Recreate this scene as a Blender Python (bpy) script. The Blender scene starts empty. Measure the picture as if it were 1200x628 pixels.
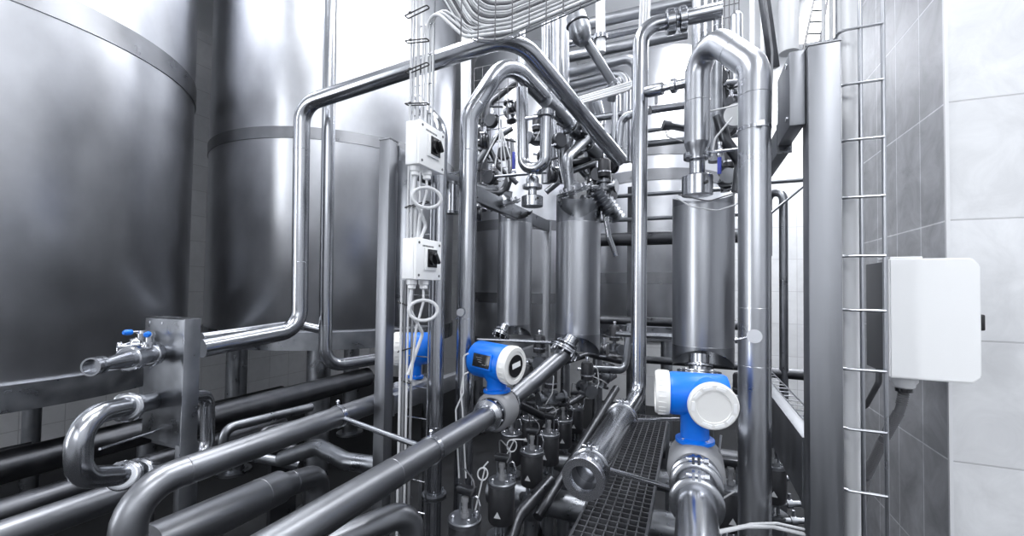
import bpy, bmesh, math, random
from mathutils import Vector, Matrix
random.seed(7)
SC = bpy.context.scene
COL = SC.collection
PI = math.pi
R_ = math.radians
# ------------------------------------------------------------------ camera
EYE = Vector((0.0, 0.0, 1.6))
F = 500.0
SHIFT = 10.0
cam_rot = (Matrix.Rotation(R_(22.8), 3, 'Z') @ Matrix.Rotation(R_(91.5), 3, 'X') @ Matrix.Rotation(R_(0.8), 3, 'Z'))
cd = bpy.data.cameras.new('camera')
cam = bpy.data.objects.new('camera', cd)
COL.objects.link(cam)
cam.matrix_world = Matrix.Translation(EYE) @ cam_rot.to_4x4()
cd.sensor_width = 36.0
cd.lens = 36.0 * F / 1200.0
cd.shift_y = SHIFT / 1200.0
cd.clip_start = 0.02
cd.clip_end = 60
SC.camera = cam
# ------------------------------------------------------------------ world, light, exposure
w = bpy.data.worlds.new('world')
SC.world = w
w.use_nodes = True
w.node_tree.nodes['Background'].inputs['Color'].default_value = (0.55, 0.6, 0.7, 1)
w.node_tree.nodes['Background'].inputs['Strength'].default_value = 0.3
SC.view_settings.view_transform = 'Standard'
SC.view_settings.look = 'None'
SC.view_settings.gamma = 1
SC.view_settings.use_curve_mapping = False
SC.view_settings.exposure = 0.0
EZ = EYE.z


def area(name, loc, rot, sx, sy, energy, col=(0.95, 0.97, 1.0)):
    l = bpy.data.lights.new(name, 'AREA')
    l.shape = 'RECTANGLE'
    l.size = sx
    l.size_y = sy
    l.energy = energy
    l.color = col
    o = bpy.data.objects.new(name, l)
    COL.objects.link(o)
    o.location = loc
    o.rotation_euler = rot
    return o


CEIL = 4.6
area('ceiling_lamp_light', (-1.6, 0.9, CEIL - 0.13), (0, 0, 0), 0.7, 3.2, 105)
area('ceiling_lamp_light', (0.6, 2.6, CEIL - 0.13), (0, 0, 0), 0.7, 2.6, 95)
area('ceiling_lamp_light', (1.6, -0.6, CEIL - 0.13), (0, 0, 0), 0.7, 2.6, 75)
area('ceiling_lamp_light', (1.4, 5.0, CEIL - 0.13), (0, 0, 0), 0.7, 1.6, 90)  # extra lamp, added to lift the back zone and what the tanks reflect
area('window_daylight', (1.0, -2.95, 3.2), (R_(90), 0, 0), 3.2, 1.7, 28, (0.93, 0.96, 1.0))
area('window_daylight', (-3.7, -2.95, 2.3), (R_(90), 0, 0), 0.9, 3.0, 85, (0.93, 0.96, 1.0))

# ------------------------------------------------------------------ pixel <-> place helpers (frame 1200x628)


def W(px, py, d):
    """point seen at pixel (px, py) at camera depth d"""
    return EYE + cam_rot @ Vector(((px - 600) / F * d, (314 - py + SHIFT) / F * d, -d))


AX = {'x': Vector((1, 0, 0)), 'y': Vector((0, 1, 0)), 'z': Vector((0, 0, 1))}


def along(P, axis, px=None, py=None):
    """move from P along a world axis until it is seen in column px or row py"""
    a = AX[axis] if isinstance(axis, str) else axis
    if px is not None:
        n = cam_rot @ Vector((F, 0, px - 600))
    else:
        n = cam_rot @ Vector((0, F, 314 - py + SHIFT))
    return P + a * (-(n.dot(P - EYE)) / n.dot(a))


def onz(px, py, H):
    """point at height H below the eye seen at the pixel"""
    d = W(px, py, 1.0) - EYE
    return EYE + d * (-H / d.z)


def rp(wpx, d):
    return wpx * d / F / 2


# ------------------------------------------------------------------ materials


def mat(name, col, metal=0.0, rough=0.5, nscale=0, namt=0.0, ramt=0.0, bump=0.0, stretch=(1, 1, 1), spec=None, emis=None):
    m = bpy.data.materials.new(name)
    m.use_nodes = True
    nt = m.node_tree
    b = nt.nodes['Principled BSDF']
    b.inputs['Base Color'].default_value = (*col, 1)
    b.inputs['Metallic'].default_value = metal
    b.inputs['Roughness'].default_value = rough
    if spec is not None:
        b.inputs['Specular IOR Level'].default_value = spec
    if emis:
        b.inputs['Emission Color'].default_value = (*emis[0], 1)
        b.inputs['Emission Strength'].default_value = emis[1]
    if nscale:
        tc = nt.nodes.new('ShaderNodeTexCoord')
        mp = nt.nodes.new('ShaderNodeMapping')
        mp.inputs['Scale'].default_value = stretch
        no = nt.nodes.new('ShaderNodeTexNoise')
        no.inputs['Scale'].default_value = nscale
        no.inputs['Detail'].default_value = 4
        nt.links.new(tc.outputs['Object'], mp.inputs['Vector'])
        nt.links.new(mp.outputs['Vector'], no.inputs['Vector'])
        if namt:
            r = nt.nodes.new('ShaderNodeMapRange')
            r.inputs['From Min'].default_value = 0.3
            r.inputs['From Max'].default_value = 0.7
            r.inputs['To Min'].default_value = 1 - namt
            r.inputs['To Max'].default_value = 1 + namt
            mx = nt.nodes.new('ShaderNodeVectorMath')
            mx.operation = 'SCALE'
            mx.inputs[0].default_value = col
            nt.links.new(no.outputs['Fac'], r.inputs['Value'])
            nt.links.new(r.outputs['Result'], mx.inputs['Scale'])
            nt.links.new(mx.outputs['Vector'], b.inputs['Base Color'])
        if ramt:
            r = nt.nodes.new('ShaderNodeMapRange')
            r.inputs['From Min'].default_value = 0.3
            r.inputs['From Max'].default_value = 0.7
            r.inputs['To Min'].default_value = max(0.02, rough - ramt)
            r.inputs['To Max'].default_value = rough + ramt
            nt.links.new(no.outputs['Fac'], r.inputs['Value'])
            nt.links.new(r.outputs['Result'], b.inputs['Roughness'])
        if bump:
            bp = nt.nodes.new('ShaderNodeBump')
            bp.inputs['Strength'].default_value = bump
            bp.inputs['Distance'].default_value = 0.002
            nt.links.new(no.outputs['Fac'], bp.inputs['Height'])
            nt.links.new(bp.outputs['Normal'], b.inputs['Normal'])
    return m


def tile_mat(name, col, grout, axes, tw, th, ox=0.0, oz=0.0, rough=0.3, vein=0.06, msize=0.004):
    m = bpy.data.materials.new(name)
    m.use_nodes = True
    nt = m.node_tree
    b = nt.nodes['Principled BSDF']
    tc = nt.nodes.new('ShaderNodeNewGeometry')
    sp = nt.nodes.new('ShaderNodeSeparateXYZ')
    nt.links.new(tc.outputs['Position'], sp.inputs[0])
    cb = nt.nodes.new('ShaderNodeCombineXYZ')
    for i, (a, off) in enumerate(zip(axes, (ox, oz))):
        ad = nt.nodes.new('ShaderNodeMath')
        ad.operation = 'ADD'
        ad.inputs[1].default_value = off
        nt.links.new(sp.outputs['XYZ'.index(a)], ad.inputs[0])
        nt.links.new(ad.outputs[0], cb.inputs[i])
    br = nt.nodes.new('ShaderNodeTexBrick')
    br.offset = 0.0
    br.inputs['Scale'].default_value = 1.0
    br.inputs['Brick Width'].default_value = tw
    br.inputs['Row Height'].default_value = th
    br.inputs['Mortar Size'].default_value = msize
    br.inputs['Mortar Smooth'].default_value = 0.3
    c2 = tuple(x * 0.93 for x in col)
    br.inputs['Color1'].default_value = (*col, 1)
    br.inputs['Color2'].default_value = (*c2, 1)
    br.inputs['Mortar'].default_value = (*grout, 1)
    nt.links.new(cb.outputs[0], br.inputs['Vector'])
    no = nt.nodes.new('ShaderNodeTexNoise')
    no.inputs['Scale'].default_value = 7
    no.inputs['Detail'].default_value = 8
    no.inputs['Roughness'].default_value = 0.65
    no.inputs['Distortion'].default_value = 0.8
    nt.links.new(tc.outputs['Position'], no.inputs['Vector'])
    r = nt.nodes.new('ShaderNodeMapRange')
    r.inputs['From Min'].default_value = 0.3
    r.inputs['From Max'].default_value = 0.7
    r.inputs['To Min'].default_value = 1 - vein
    r.inputs['To Max'].default_value = 1 + vein
    nt.links.new(no.outputs['Fac'], r.inputs['Value'])
    mx = nt.nodes.new('ShaderNodeVectorMath')
    mx.operation = 'SCALE'
    nt.links.new(br.outputs['Color'], mx.inputs[0])
    nt.links.new(r.outputs['Result'], mx.inputs['Scale'])
    nt.links.new(mx.outputs['Vector'], b.inputs['Base Color'])
    b.inputs['Roughness'].default_value = rough
    bp = nt.nodes.new('ShaderNodeBump')
    bp.invert = True
    bp.inputs['Strength'].default_value = 0.5
    bp.inputs['Distance'].default_value = 0.002
    nt.links.new(br.outputs['Fac'], bp.inputs['Height'])
    nt.links.new(bp.outputs['Normal'], b.inputs['Normal'])
    return m


M = {}
M['steel'] = mat('polished_steel', (0.42, 0.432, 0.46), 1, 0.22, 5, 0.05, 0.02)
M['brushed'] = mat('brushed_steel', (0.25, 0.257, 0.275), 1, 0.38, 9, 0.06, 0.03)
M['clad'] = mat('steel_cladding', (0.44, 0.452, 0.48), 1, 0.3, 6, 0.05, 0.03)
M['dull'] = mat('dull_steel', (0.25, 0.26, 0.28), 1, 0.34, 12, 0.15, 0.1)
M['dark'] = mat('dark_steel', (0.1, 0.103, 0.112), 1, 0.36, 12, 0.2, 0.1)
M['jacket'] = mat('column_jacket_steel', (0.36, 0.37, 0.395), 1, 0.36, 22, 0.12, 0.08, 0.06, (1, 1, 0.05))
M['tank'] = mat('tank_steel', (0.66, 0.67, 0.7), 1, 0.3, 4, 0.13, 0.025, 0.02, (1, 1, 0.7))
M['band'] = mat('tank_band_steel', (0.24, 0.245, 0.26), 1, 0.34, 8, 0.1, 0.08)
M['frame'] = mat('frame_steel', (0.27, 0.278, 0.298), 1, 0.46, 30, 0.1, 0.1, 0.05, (1, 1, 0.04))
M['bolt'] = mat('bolt_steel', (0.75, 0.76, 0.8), 1, 0.22)
M['black'] = mat('black_rubber', (0.015, 0.015, 0.017), 0, 0.45)
M['blackgloss'] = mat('black_plastic', (0.012, 0.012, 0.014), 0, 0.2)
M['actuator'] = mat('dark_actuator_housing', (0.055, 0.056, 0.062), 0.6, 0.42, 20, 0.2, 0.08)
M['white'] = mat('white_plastic', (0.87, 0.88, 0.89), 0, 0.4)
M['white_paint'] = mat('white_painted_cover', (0.8, 0.8, 0.79), 0, 0.33)
M['blue'] = mat('blue_paint', (0.0, 0.16, 0.72), 0, 0.35)
M['blue_light'] = mat('blue_plastic_lever', (0.05, 0.07, 0.42), 0, 0.35)
M['cable'] = mat('pale_grey_cable', (0.6, 0.61, 0.63), 0, 0.45)
M['cable_dark'] = mat('dark_grey_cable', (0.1, 0.1, 0.11), 0, 0.45)
M['conduit'] = mat('white_conduit', (0.74, 0.75, 0.77), 0.0, 0.35)
M['grating'] = mat('grating_steel', (0.13, 0.133, 0.145), 0.7, 0.5, 20, 0.2, 0.1)
M['grey'] = mat('grey_plastic', (0.11, 0.112, 0.12), 0, 0.5)
M['glass'] = mat('lamp_diffuser', (0.9, 0.9, 0.9), 0, 0.4, emis=((0.95, 0.97, 1), 3))
M['windowglow'] = mat('bright_window_pane', (0.9, 0.9, 0.9), 0, 0.4, emis=((0.93, 0.96, 1), .8))
M['floor'] = mat('dark_floor', (0.028, 0.029, 0.032), 0, 0.75, 6, 0.3, 0.1, spec=0.2)
M['ceiling'] = mat('white_ceiling', (0.8, 0.81, 0.83), 0, 0.7)
M['sensor'] = mat('sensor_grey_paint', (0.27, 0.275, 0.29), 0.3, 0.42)
M['plug'] = mat('valve_handle_steel', (0.6, 0.61, 0.64), 1, 0.3)

# ------------------------------------------------------------------ mesh helpers


def frame_of(d):
    d = d.normalized()
    u = d.cross(Vector((0, 0, 1)))
    if u.length < 1e-3:
        u = Vector((1, 0, 0))
    u.normalize()
    v = u.cross(d)
    v.normalize()
    return u, v, d


def fillet(pts, R, n=7):
    pts = [Vector(p) for p in pts]
    out = [pts[0]]
    for i in range(1, len(pts) - 1):
        a, b, c = pts[i - 1], pts[i], pts[i + 1]
        d1 = (a - b)
        d2 = (c - b)
        l1, l2 = d1.length, d2.length
        if l1 < 1e-6 or l2 < 1e-6:
            continue
        d1 /= l1
        d2 /= l2
        ang = d1.angle(d2)
        if ang > PI - 0.03:
            out.append(b)
            continue
        r = R[i - 1] if isinstance(R, (list, tuple)) else R
        t = min(r / math.tan(ang / 2), l1 * 0.49, l2 * 0.49)
        r = t * math.tan(ang / 2)
        bis = (d1 + d2).normalized()
        c0 = b + bis * (r / math.sin(ang / 2))
        s = b + d1 * t - c0
        e = b + d2 * t - c0
        tot = PI - ang
        ax = s.cross(e).normalized()
        for k in range(n + 1):
            out.append(c0 + Matrix.Rotation(tot * k / n, 3, ax) @ s)
    out.append(pts[-1])
    return out


class MB:
    def __init__(s):
        s.bm = bmesh.new()

    def _ring(s, c, u, v, r, n):
        return [s.bm.verts.new(c + u * (r * math.cos(2 * PI * i / n)) + v * (r * math.sin(2 * PI * i / n))) for i in range(n)]

    def _skin(s, rings, smooth=True, close=False):
        n = len(rings[0])
        m = len(rings)
        for k in range(m if close else m - 1):
            A, B = rings[k], rings[(k + 1) % m]
            for i in range(n):
                f = s.bm.faces.new((A[i], A[(i + 1) % n], B[(i + 1) % n], B[i]))
                f.smooth = smooth

    def tube(s, pts, r, n=20, cap=True):
        pts = [Vector(p) for p in pts]
        q = [pts[0]]
        for p in pts[1:]:
            if (p - q[-1]).length > 1e-5:
                q.append(p)
        pts = q
        m = len(pts)
        T = []
        for i in range(m):
            if i == 0:
                t = pts[1] - pts[0]
            elif i == m - 1:
                t = pts[-1] - pts[-2]
            else:
                t = (pts[i + 1] - pts[i]).normalized() + (pts[i] - pts[i - 1]).normalized()
            T.append(t.normalized())
        u, v, _ = frame_of(T[0])
        rings = []
        for i in range(m):
            if i:
                ax = T[i - 1].cross(T[i])
                if ax.length > 1e-7:
                    q = Matrix.Rotation(T[i - 1].angle(T[i]), 3, ax.normalized())
                    u = q @ u
                    v = q @ v
            rr = r[i] if isinstance(r, (list, tuple)) else r
            rings.append(s._ring(pts[i], u, v, rr, n))
        s._skin(rings)
        if cap:
            s.bm.faces.new(rings[0][::-1])
            s.bm.faces.new(rings[-1])
        return s

    def pipe(s, pts, r, R=None, n=20, cap=True):
        return s.tube(fillet(pts, R if R is not None else r * 3), r, n, cap)

    def cyl(s, a, b, r, r2=None, n=24, cap=True):
        a, b = Vector(a), Vector(b)
        u, v, d = frame_of(b - a)
        r2 = r if r2 is None else r2
        A = s._ring(a, u, v, r, n)
        B = s._ring(b, u, v, r2, n)
        s._skin([A, B])
        if cap:
            s.bm.faces.new(A[::-1])
            s.bm.faces.new(B)
        return s

    def lathe(s, o, d, prof, n=28, hard=False):
        """prof: (distance along d, radius)"""
        o = Vector(o)
        u, v, d = frame_of(Vector(d))
        rings = [s._ring(o + d * h, u, v, max(r, 1e-4), n) for h, r in prof]
        s._skin(rings, not hard)
        s.bm.faces.new(rings[0][::-1])
        s.bm.faces.new(rings[-1])
        return s

    def ring(s, c, d, R, r, n=28, k=8):
        u, v, d = frame_of(Vector(d))
        rings = []
        for i in range(n):
            a = 2 * PI * i / n
            e = u * math.cos(a) + v * math.sin(a)
            rings.append([s.bm.verts.new(Vector(c) + e * (R + r * math.cos(2 * PI * j / k)) + d * (r * math.sin(2 * PI * j / k))) for j in range(k)])
        s._skin(rings, True, True)
        return s

    def band(s, c, d, Ri, Ro, h, n=28):
        """square-section ring (washer) of height h centred on c"""
        u, v, d = frame_of(Vector(d))
        rings = []
        for i in range(n):
            a = 2 * PI * i / n
            e = u * math.cos(a) + v * math.sin(a)
            c_ = Vector(c)
            rings.append([s.bm.verts.new(c_ + e * x + d * y) for x, y in ((Ri, -h / 2), (Ro, -h / 2), (Ro, h / 2), (Ri, h / 2))])
        s._skin(rings, False, True)
        return s

    def box(s, c, sx, sy, sz, rot=None, bev=0.0):
        c = Vector(c)
        vs = []
        for dx in (-1, 1):
            for dy in (-1, 1):
                for dz in (-1, 1):
                    p = Vector((dx * sx / 2, dy * sy / 2, dz * sz / 2))
                    if rot is not None:
                        p = rot @ p
                    vs.append(s.bm.verts.new(c + p))
        fs = []
        for q in ((0, 1, 3, 2), (4, 6, 7, 5), (0, 4, 5, 1), (2, 3, 7, 6), (0, 2, 6, 4), (1, 5, 7, 3)):
            fs.append(s.bm.faces.new([vs[i] for i in q]))
        if bev:
            es = {e for f in fs for e in f.edges}
            bmesh.ops.bevel(s.bm, geom=list(es), offset=bev, segments=2, affect='EDGES', profile=0.5)
        return s

    def bb(s, x0, x1, y0, y1, z0, z1, bev=0.0):
        return s.box(((x0 + x1) / 2, (y0 + y1) / 2, (z0 + z1) / 2), abs(x1 - x0), abs(y1 - y0), abs(z1 - z0), None, bev)

    def beam(s, a, b, wd, ht, bev=0.003):
        a, b = Vector(a), Vector(b)
        u, v, d = frame_of(b - a)
        rot = Matrix((u, d, v)).transposed()
        return s.box((a + b) / 2, wd, (b - a).length, ht, rot, bev)

    def ball(s, c, r, n=14):
        prof = [(-r * math.cos(PI * k / 8), r * math.sin(PI * k / 8)) for k in range(9)]
        return s.lathe(c, (0, 0, 1), prof, n)

    def prism(s, pts, d, t):
        """polygon (3D points) extruded by t along d"""
        d = Vector(d).normalized() * t
        A = [s.bm.verts.new(Vector(p)) for p in pts]
        B = [s.bm.verts.new(Vector(p) + d) for p in pts]
        s.bm.faces.new(A[::-1])
        s.bm.faces.new(B)
        n = len(pts)
        for i in range(n):
            s.bm.faces.new((A[i], A[(i + 1) % n], B[(i + 1) % n], B[i]))
        return s

    def build(s, name, m, parent=None, origin=None, auto=True):
        me = bpy.data.meshes.new(name)
        root = parent
        while root is not None and root.parent is not None:
            root = root.parent
        off = root.location.copy() if root is not None else (Vector(origin) if origin is not None else None)
        bmesh.ops.recalc_face_normals(s.bm, faces=s.bm.faces)
        if off is None:
            bb = [v.co for v in s.bm.verts]
            off = Vector(((min(v.x for v in bb) + max(v.x for v in bb)) / 2, (min(v.y for v in bb) + max(v.y for v in bb)) / 2, min(v.z for v in bb)))
        bmesh.ops.translate(s.bm, verts=s.bm.verts, vec=-off)
        s.bm.to_mesh(me)
        s.bm.free()
        if auto:
            try:
                me.set_sharp_from_angle(angle=R_(38))
            except Exception:
                pass
        me.materials.append(M[m] if isinstance(m, str) else m)
        o = bpy.data.objects.new(name, me)
        COL.objects.link(o)
        if parent is not None:
            o.parent = parent
        else:
            o.location = off
        return o


def thing(name, label, cat, loc=(0, 0, 0), group=None):
    o = bpy.data.objects.new(name, None)
    o.empty_display_size = 0.05
    COL.objects.link(o)
    o.location = loc
    o['label'] = label
    o['category'] = cat
    if group:
        o['group'] = group
    return o


def tag(o, label, cat, group=None, kind=None):
    if label:
        o['label'] = label
    if cat:
        o['category'] = cat
    if group:
        o['group'] = group
    if kind:
        o['kind'] = kind
    return o


def struct(name, mb, m):
    o = mb.build(name, m)
    o['kind'] = 'structure'
    return o


def copy_thing(src, loc, rotz, label, group=None):
    r = src.copy()
    COL.objects.link(r)
    r.location = loc
    r.rotation_euler = (0, 0, rotz)
    r['label'] = label
    if group:
        r['group'] = group

    def rec(a, b):
        for ch in list(a.children):
            c = ch.copy()
            COL.objects.link(c)
            c.parent = b
            rec(ch, c)
    rec(src, r)
    return r


# fittings that hang on a pipe (each one its own part)


def weld(mb, c, d, r):
    mb.ring(c, d, r, 0.0012, 24, 6)


def clamp(parent, c, d, r, h=0.02, m='steel', nm='pipe_clamp'):
    """two-piece clamp ring with ears and a wing nut"""
    u, v, d = frame_of(Vector(d))
    c = Vector(c)
    mb = MB()
    mb.lathe(c - d * h / 2, d, [(0, r * 1.02), (0, r * 1.22), (h * .25, r * 1.36), (h * .75, r * 1.36), (h, r * 1.22), (h, r * 1.02)])
    e = c + v * (r * 1.45)
    for s_ in (-1, 1):
        mb.box(e + u * (s_ * r * 0.14), r * 0.14, h * 0.9, r * 0.42, Matrix((u, d, v)).transposed(), 0)
    o = mb.build(nm, m, parent)
    mb = MB()
    mb.cyl(e - u * r * 0.5, e + u * r * 0.5, r * 0.08, n=10)
    mb.cyl(e + u * r * 0.4, e + u * r * 0.62, r * 0.16, n=6)
    mb.build('wing_nut', 'bolt', o)
    return o


def union_nut(parent, c, d, r, h=0.03, m='steel'):
    """grooved screwed union"""
    u, v, d = frame_of(Vector(d))
    c = Vector(c)
    mb = MB()
    mb.lathe(c - d * h / 2, d, [(0, r * 1.05), (0, r * 1.3), (h * .1, r * 1.45), (h * .9, r * 1.45), (h, r * 1.3), (h, r * 1.05)])
    for k in range(4):
        a = 2 * PI * (k + .4) / 4
        e = u * math.cos(a) + v * math.sin(a)
        mb.box(c + e * r * 1.46, h * 0.5, h * 0.55, r * 0.16, Matrix((e.cross(d), d, e)).transposed())
    return mb.build('union_nut', m, parent)


def flange(parent, c, d, r, h=0.02, nb=8, m='steel'):
    u, v, d = frame_of(Vector(d))
    c = Vector(c)
    mb = MB()
    mb.lathe(c - d * h, d, [(0, r * .5), (0, r), (h * .8, r), (h * .8, r * .55), (h * 1.2, r * .55), (h * 1.2, r), (h * 2, r), (h * 2, r * .5)])
    o = mb.build('flange', m, parent)
    for k in range(nb):
        a = 2 * PI * k / nb
        e = (u * math.cos(a) + v * math.sin(a)) * r * .8
        MB().cyl(c + e - d * h * 1.5, c + e + d * h * 2.6, r * .075, n=6).build('bolt', 'bolt', o)
    return o


def pipe(name, label, pts, r, R=None, m='steel', n=22, welds=(), clamps=(), unions=(), flanges=(), cat='pipe', group=None, cap=True):
    """a pipe run: swept tube with weld seams; fittings become children. welds etc. are (index, fraction) on the point list"""
    pts = [Vector(p) for p in pts]

    def at(i, f):
        return pts[i].lerp(pts[i + 1], f), (pts[i + 1] - pts[i]).normalized()
    mb = MB()
    mb.pipe(pts, r, R, n, cap)
    for (i, f) in welds:
        c, d = at(i, f)
        weld(mb, c, d, r)
    if not (clamps or unions or flanges):
        return tag(mb.build(name, m, origin=pts[0]), label, cat, group)
    t = thing(name, label, cat, pts[0], group)
    mb.build('pipe_run', m, t)
    for (i, f) in clamps:
        c, d = at(i, f)
        clamp(t, c, d, r)
    for (i, f) in unions:
        c, d = at(i, f)
        union_nut(t, c, d, r, r * 1.1)
    for (i, f) in flanges:
        c, d = at(i, f)
        flange(t, c, d, r * 1.9, r * .3)
    return t


# ================================================================== ROOM
XL, XR, YF, YB = -5.4, 3.2, -3.0, 6.2
struct('floor', MB().bb(XL, XR, YF, YB, -0.1, 0), 'floor')
struct('ceiling', MB().bb(XL, XR, YF, YB, CEIL, CEIL + 0.1), 'ceiling')
M['wt_back'] = tile_mat('white_tiles_back', (0.78, 0.79, 0.81), (0.6, 0.6, 0.62), 'XZ', 0.6, 0.4)
M['wt_side'] = tile_mat('white_tiles_side', (0.7, 0.71, 0.73), (0.5, 0.5, 0.52), 'YZ', 0.3, 0.3)
struct('wall_back', MB().bb(XL, XR, YB, YB + .1, 0, CEIL), 'wt_back')
struct('wall_front', MB().bb(XL, XR, YF - .1, YF, 0, CEIL), 'wt_back')
struct('wall_left', MB().bb(XL - .1, XL, YF, YB, 0, CEIL), 'wt_side')
struct('wall_right', MB().bb(XR, XR + .1, YF, YB, 0, CEIL), 'wt_side')
PX, PY0, PY1 = 0.793, 1.883, 2.95
PZ = W(1112, 258, 1.43).z % 0.4
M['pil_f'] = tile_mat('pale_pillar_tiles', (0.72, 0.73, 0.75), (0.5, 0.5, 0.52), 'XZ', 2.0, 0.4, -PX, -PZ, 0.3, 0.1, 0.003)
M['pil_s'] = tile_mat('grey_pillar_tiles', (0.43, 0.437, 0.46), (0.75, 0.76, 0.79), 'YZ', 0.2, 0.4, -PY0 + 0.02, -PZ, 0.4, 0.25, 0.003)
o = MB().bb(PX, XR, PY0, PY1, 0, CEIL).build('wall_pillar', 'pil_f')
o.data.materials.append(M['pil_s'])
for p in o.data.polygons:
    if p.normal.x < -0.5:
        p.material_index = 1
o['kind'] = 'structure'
o = MB().bb(PX - .004, PX + .006, PY0 - .004, PY0 + .006, 0, CEIL).build('trim_1', 'conduit')
o['kind'] = 'structure'
# high window behind the viewer
wf = MB()
for x in (-0.65, 1.0, 2.65):
    wf.bb(x - .03, x + .03, YF, YF + .04, 2.3, 4.1)
for z in (2.3, 4.1):
    wf.bb(-.68, 2.68, YF, YF + .04, z - .03, z + .03)
wo = wf.build('window_1', 'white')
wo['kind'] = 'structure'
MB().bb(-.65, 2.65, YF + .005, YF + .012, 2.3, 4.1).build('pane', 'windowglow', wo)
wf = MB()
for x in (-4.17, -3.23):
    wf.bb(x - .03, x + .03, YF, YF + .04, .8, 3.8)
for z in (.8, 2.3, 3.8):
    wf.bb(-4.2, -3.2, YF, YF + .04, z - .03, z + .03)
wo = wf.build('window_2', 'white')
wo['kind'] = 'structure'
MB().bb(-4.17, -3.23, YF + .005, YF + .012, .8, 3.8).build('pane', 'windowglow', wo)
# ceiling lamps; the one by the back wall is added to brighten that end
for (x, y, l, lab) in ((-1.6, .9, 3.2, 'long ceiling lamp above the storage tanks'), (.6, 2.6, 2.6, 'ceiling lamp above the pipe rack'), (1.6, -.6, 2.6, 'ceiling lamp behind the viewer'), (1.4, 5.0, 1.6, 'added ceiling lamp brightening the back wall')):
    t = thing('ceiling_lamp', lab, 'ceiling lamp', (x, y, CEIL - .12))
    MB().bb(x - .4, x + .4, y - l / 2 - .04, y + l / 2 + .04, CEIL - .1, CEIL, .01).build('lamp_housing', 'white', t)
    MB().bb(x - .35, x + .35, y - l / 2, y + l / 2, CEIL - .118, CEIL - .1).build('diffuser', 'glass', t)

# ================================================================== TANKS


def tank(label, c, R, zb, zt, bands, bh, legs=4, la=0.5, m='tank', legr=0.05, rim=True):
    c = Vector((c[0], c[1], 0))
    t = thing('storage_tank', label, 'tank', (c.x, c.y, 0))
    mb = MB()
    prof = [(zb - .12, .02), (zb - .1, R * .4), (zb - .05, R * .8), (zb, R * .985), (zb + .02, R), (zt, R), (zt + .05, R * .96), (zt + .16, R * .5), (zt + .2, .02)]
    mb.lathe(c, (0, 0, 1), prof, 96)
    mb.build('tank_shell', m, t)
    for z in bands:
        mb = MB()
        mb.band(c + Vector((0, 0, z)), (0, 0, 1), R - .005, R + .008, bh, 96)
        mb.build('reinforcing_band', 'band', t)
    if rim:
        MB().band(c + Vector((0, 0, zb + .04)), (0, 0, 1), R - .01, R + .012, .12, 96).build('bottom_rim', 'dull', t)
    for k in range(legs):
        a = la + 2 * PI * k / legs
        p = c + Vector((math.cos(a), math.sin(a), 0)) * (R * .82)
        mb = MB()
        mb.cyl(p + Vector((0, 0, .02)), p + Vector((0, 0, zb)), legr, n=28)
        mb.cyl(p, p + Vector((0, 0, .02)), legr * 1.7, n=28)
        mb.build('leg', 'dull', t)
    return t


def camxy(lat, z):
    th = R_(22.8)
    return (-math.sin(th) * z + math.cos(th) * lat, math.cos(th) * z + math.sin(th) * lat)


tank('large stained steel tank filling the left edge, nearest of the tanks', camxy(-3.07, 2.4), 1.0, 1.04, 4.2, [1.6 + 1.3], .125, la=.9)
tank('tall steel tank behind the rising bent pipe, second from the left', camxy(-1.55, 3.86), 1.0, 1.6 - .42, 4.2, [1.6 + 1.03], .08, la=-.95, legr=.08)
tank('narrow steel tank seen behind the two rear filter columns', camxy(.12, 4.7), .58, 1.0, 4.0, [1.6 + .62, 1.6 - .1], .1, la=.3)
tank('steel tank in the far background behind the tall central pipe', camxy(1.42, 4.3), .66, 1.6 - .42, 3.7, [1.6 + 1.22, 1.6 + 1.0, 1.6 + .1], .1, la=.3)

# ================================================================== FRAME


def post(label, p, sx, sy, ztop, m='frame', foot=True):
    """p = front-left corner"""
    t = thing('steel_post', label, 'post', (p.x + sx / 2, p.y + sy / 2, 0))
    MB().bb(p.x, p.x + sx, p.y, p.y + sy, 0.012, ztop - .004, .004).build('post_tube', m, t)
    MB().bb(p.x - .001, p.x + sx + .001, p.y - .001, p.y + sy + .001, ztop - .004, ztop, 0).build('end_cap', m, t)
    if foot:
        MB().bb(p.x - .04, p.x + sx + .04, p.y - .04, p.y + sy + .04, 0, .012).build('base_plate', 'dull', t)
    return t


pa = W(441, 320, 1.6)
ZA = along(pa, 'z', py=163).z
post('square steel post left of the switch boxes, reaching the floor', pa, .05, .05, ZA)
zt = W(455, 170, 1.62).z
pe = along(pa + Vector((0, .05, 0)), 'y', px=636)
post('thin steel post between the two rear filter columns', pe, .05, .06, zt + .01)


def crossbeam(label, x0, x1, y0, y1, z0, z1, m='frame'):
    mb = MB()
    mb.bb(x0, x1, y0, y1, z0, z1, .003)
    mb.bb(x0 - .004, x1 + .004, y0, y0 + .006, z0 - .004, z1 + .004)
    mb.bb(x0 - .004, x1 + .004, y1 - .006, y1, z0 - .004, z1 + .004)
    return tag(mb.build('cross_beam', m), label, 'beam')


ya0 = pa.y + .05
m0 = W(460, 200, 1.6)
m1_ = along(m0, 'x', px=474)
tag(MB().bb(m0.x, m1_.x, m0.y + .03, m0.y + .036, along(m0, 'z', py=383).z, along(m0, 'z', py=186).z, .001).build('mounting_plate', 'dull'), 'upright dull steel mounting plate between the post and the cable bundle', 'plate')
crossbeam('upper steel cross beam running back behind the upper switch box', pa.x + .01, pa.x + .05, ya0, pe.y, zt - .085, zt, 'dull')
zl = W(460, 470, 1.68).z
crossbeam('lower steel cross beam running back under the leftmost blue meter', pa.x + .01, pa.x + .05, ya0, pe.y, zl - .035, zl + .035)

pr = W(948, 320, 1.2)
ZR = along(pr, 'z', py=52).z
post('broad steel post beside the white wall conduit at the right', pr, .078, .07, ZR)
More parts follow.
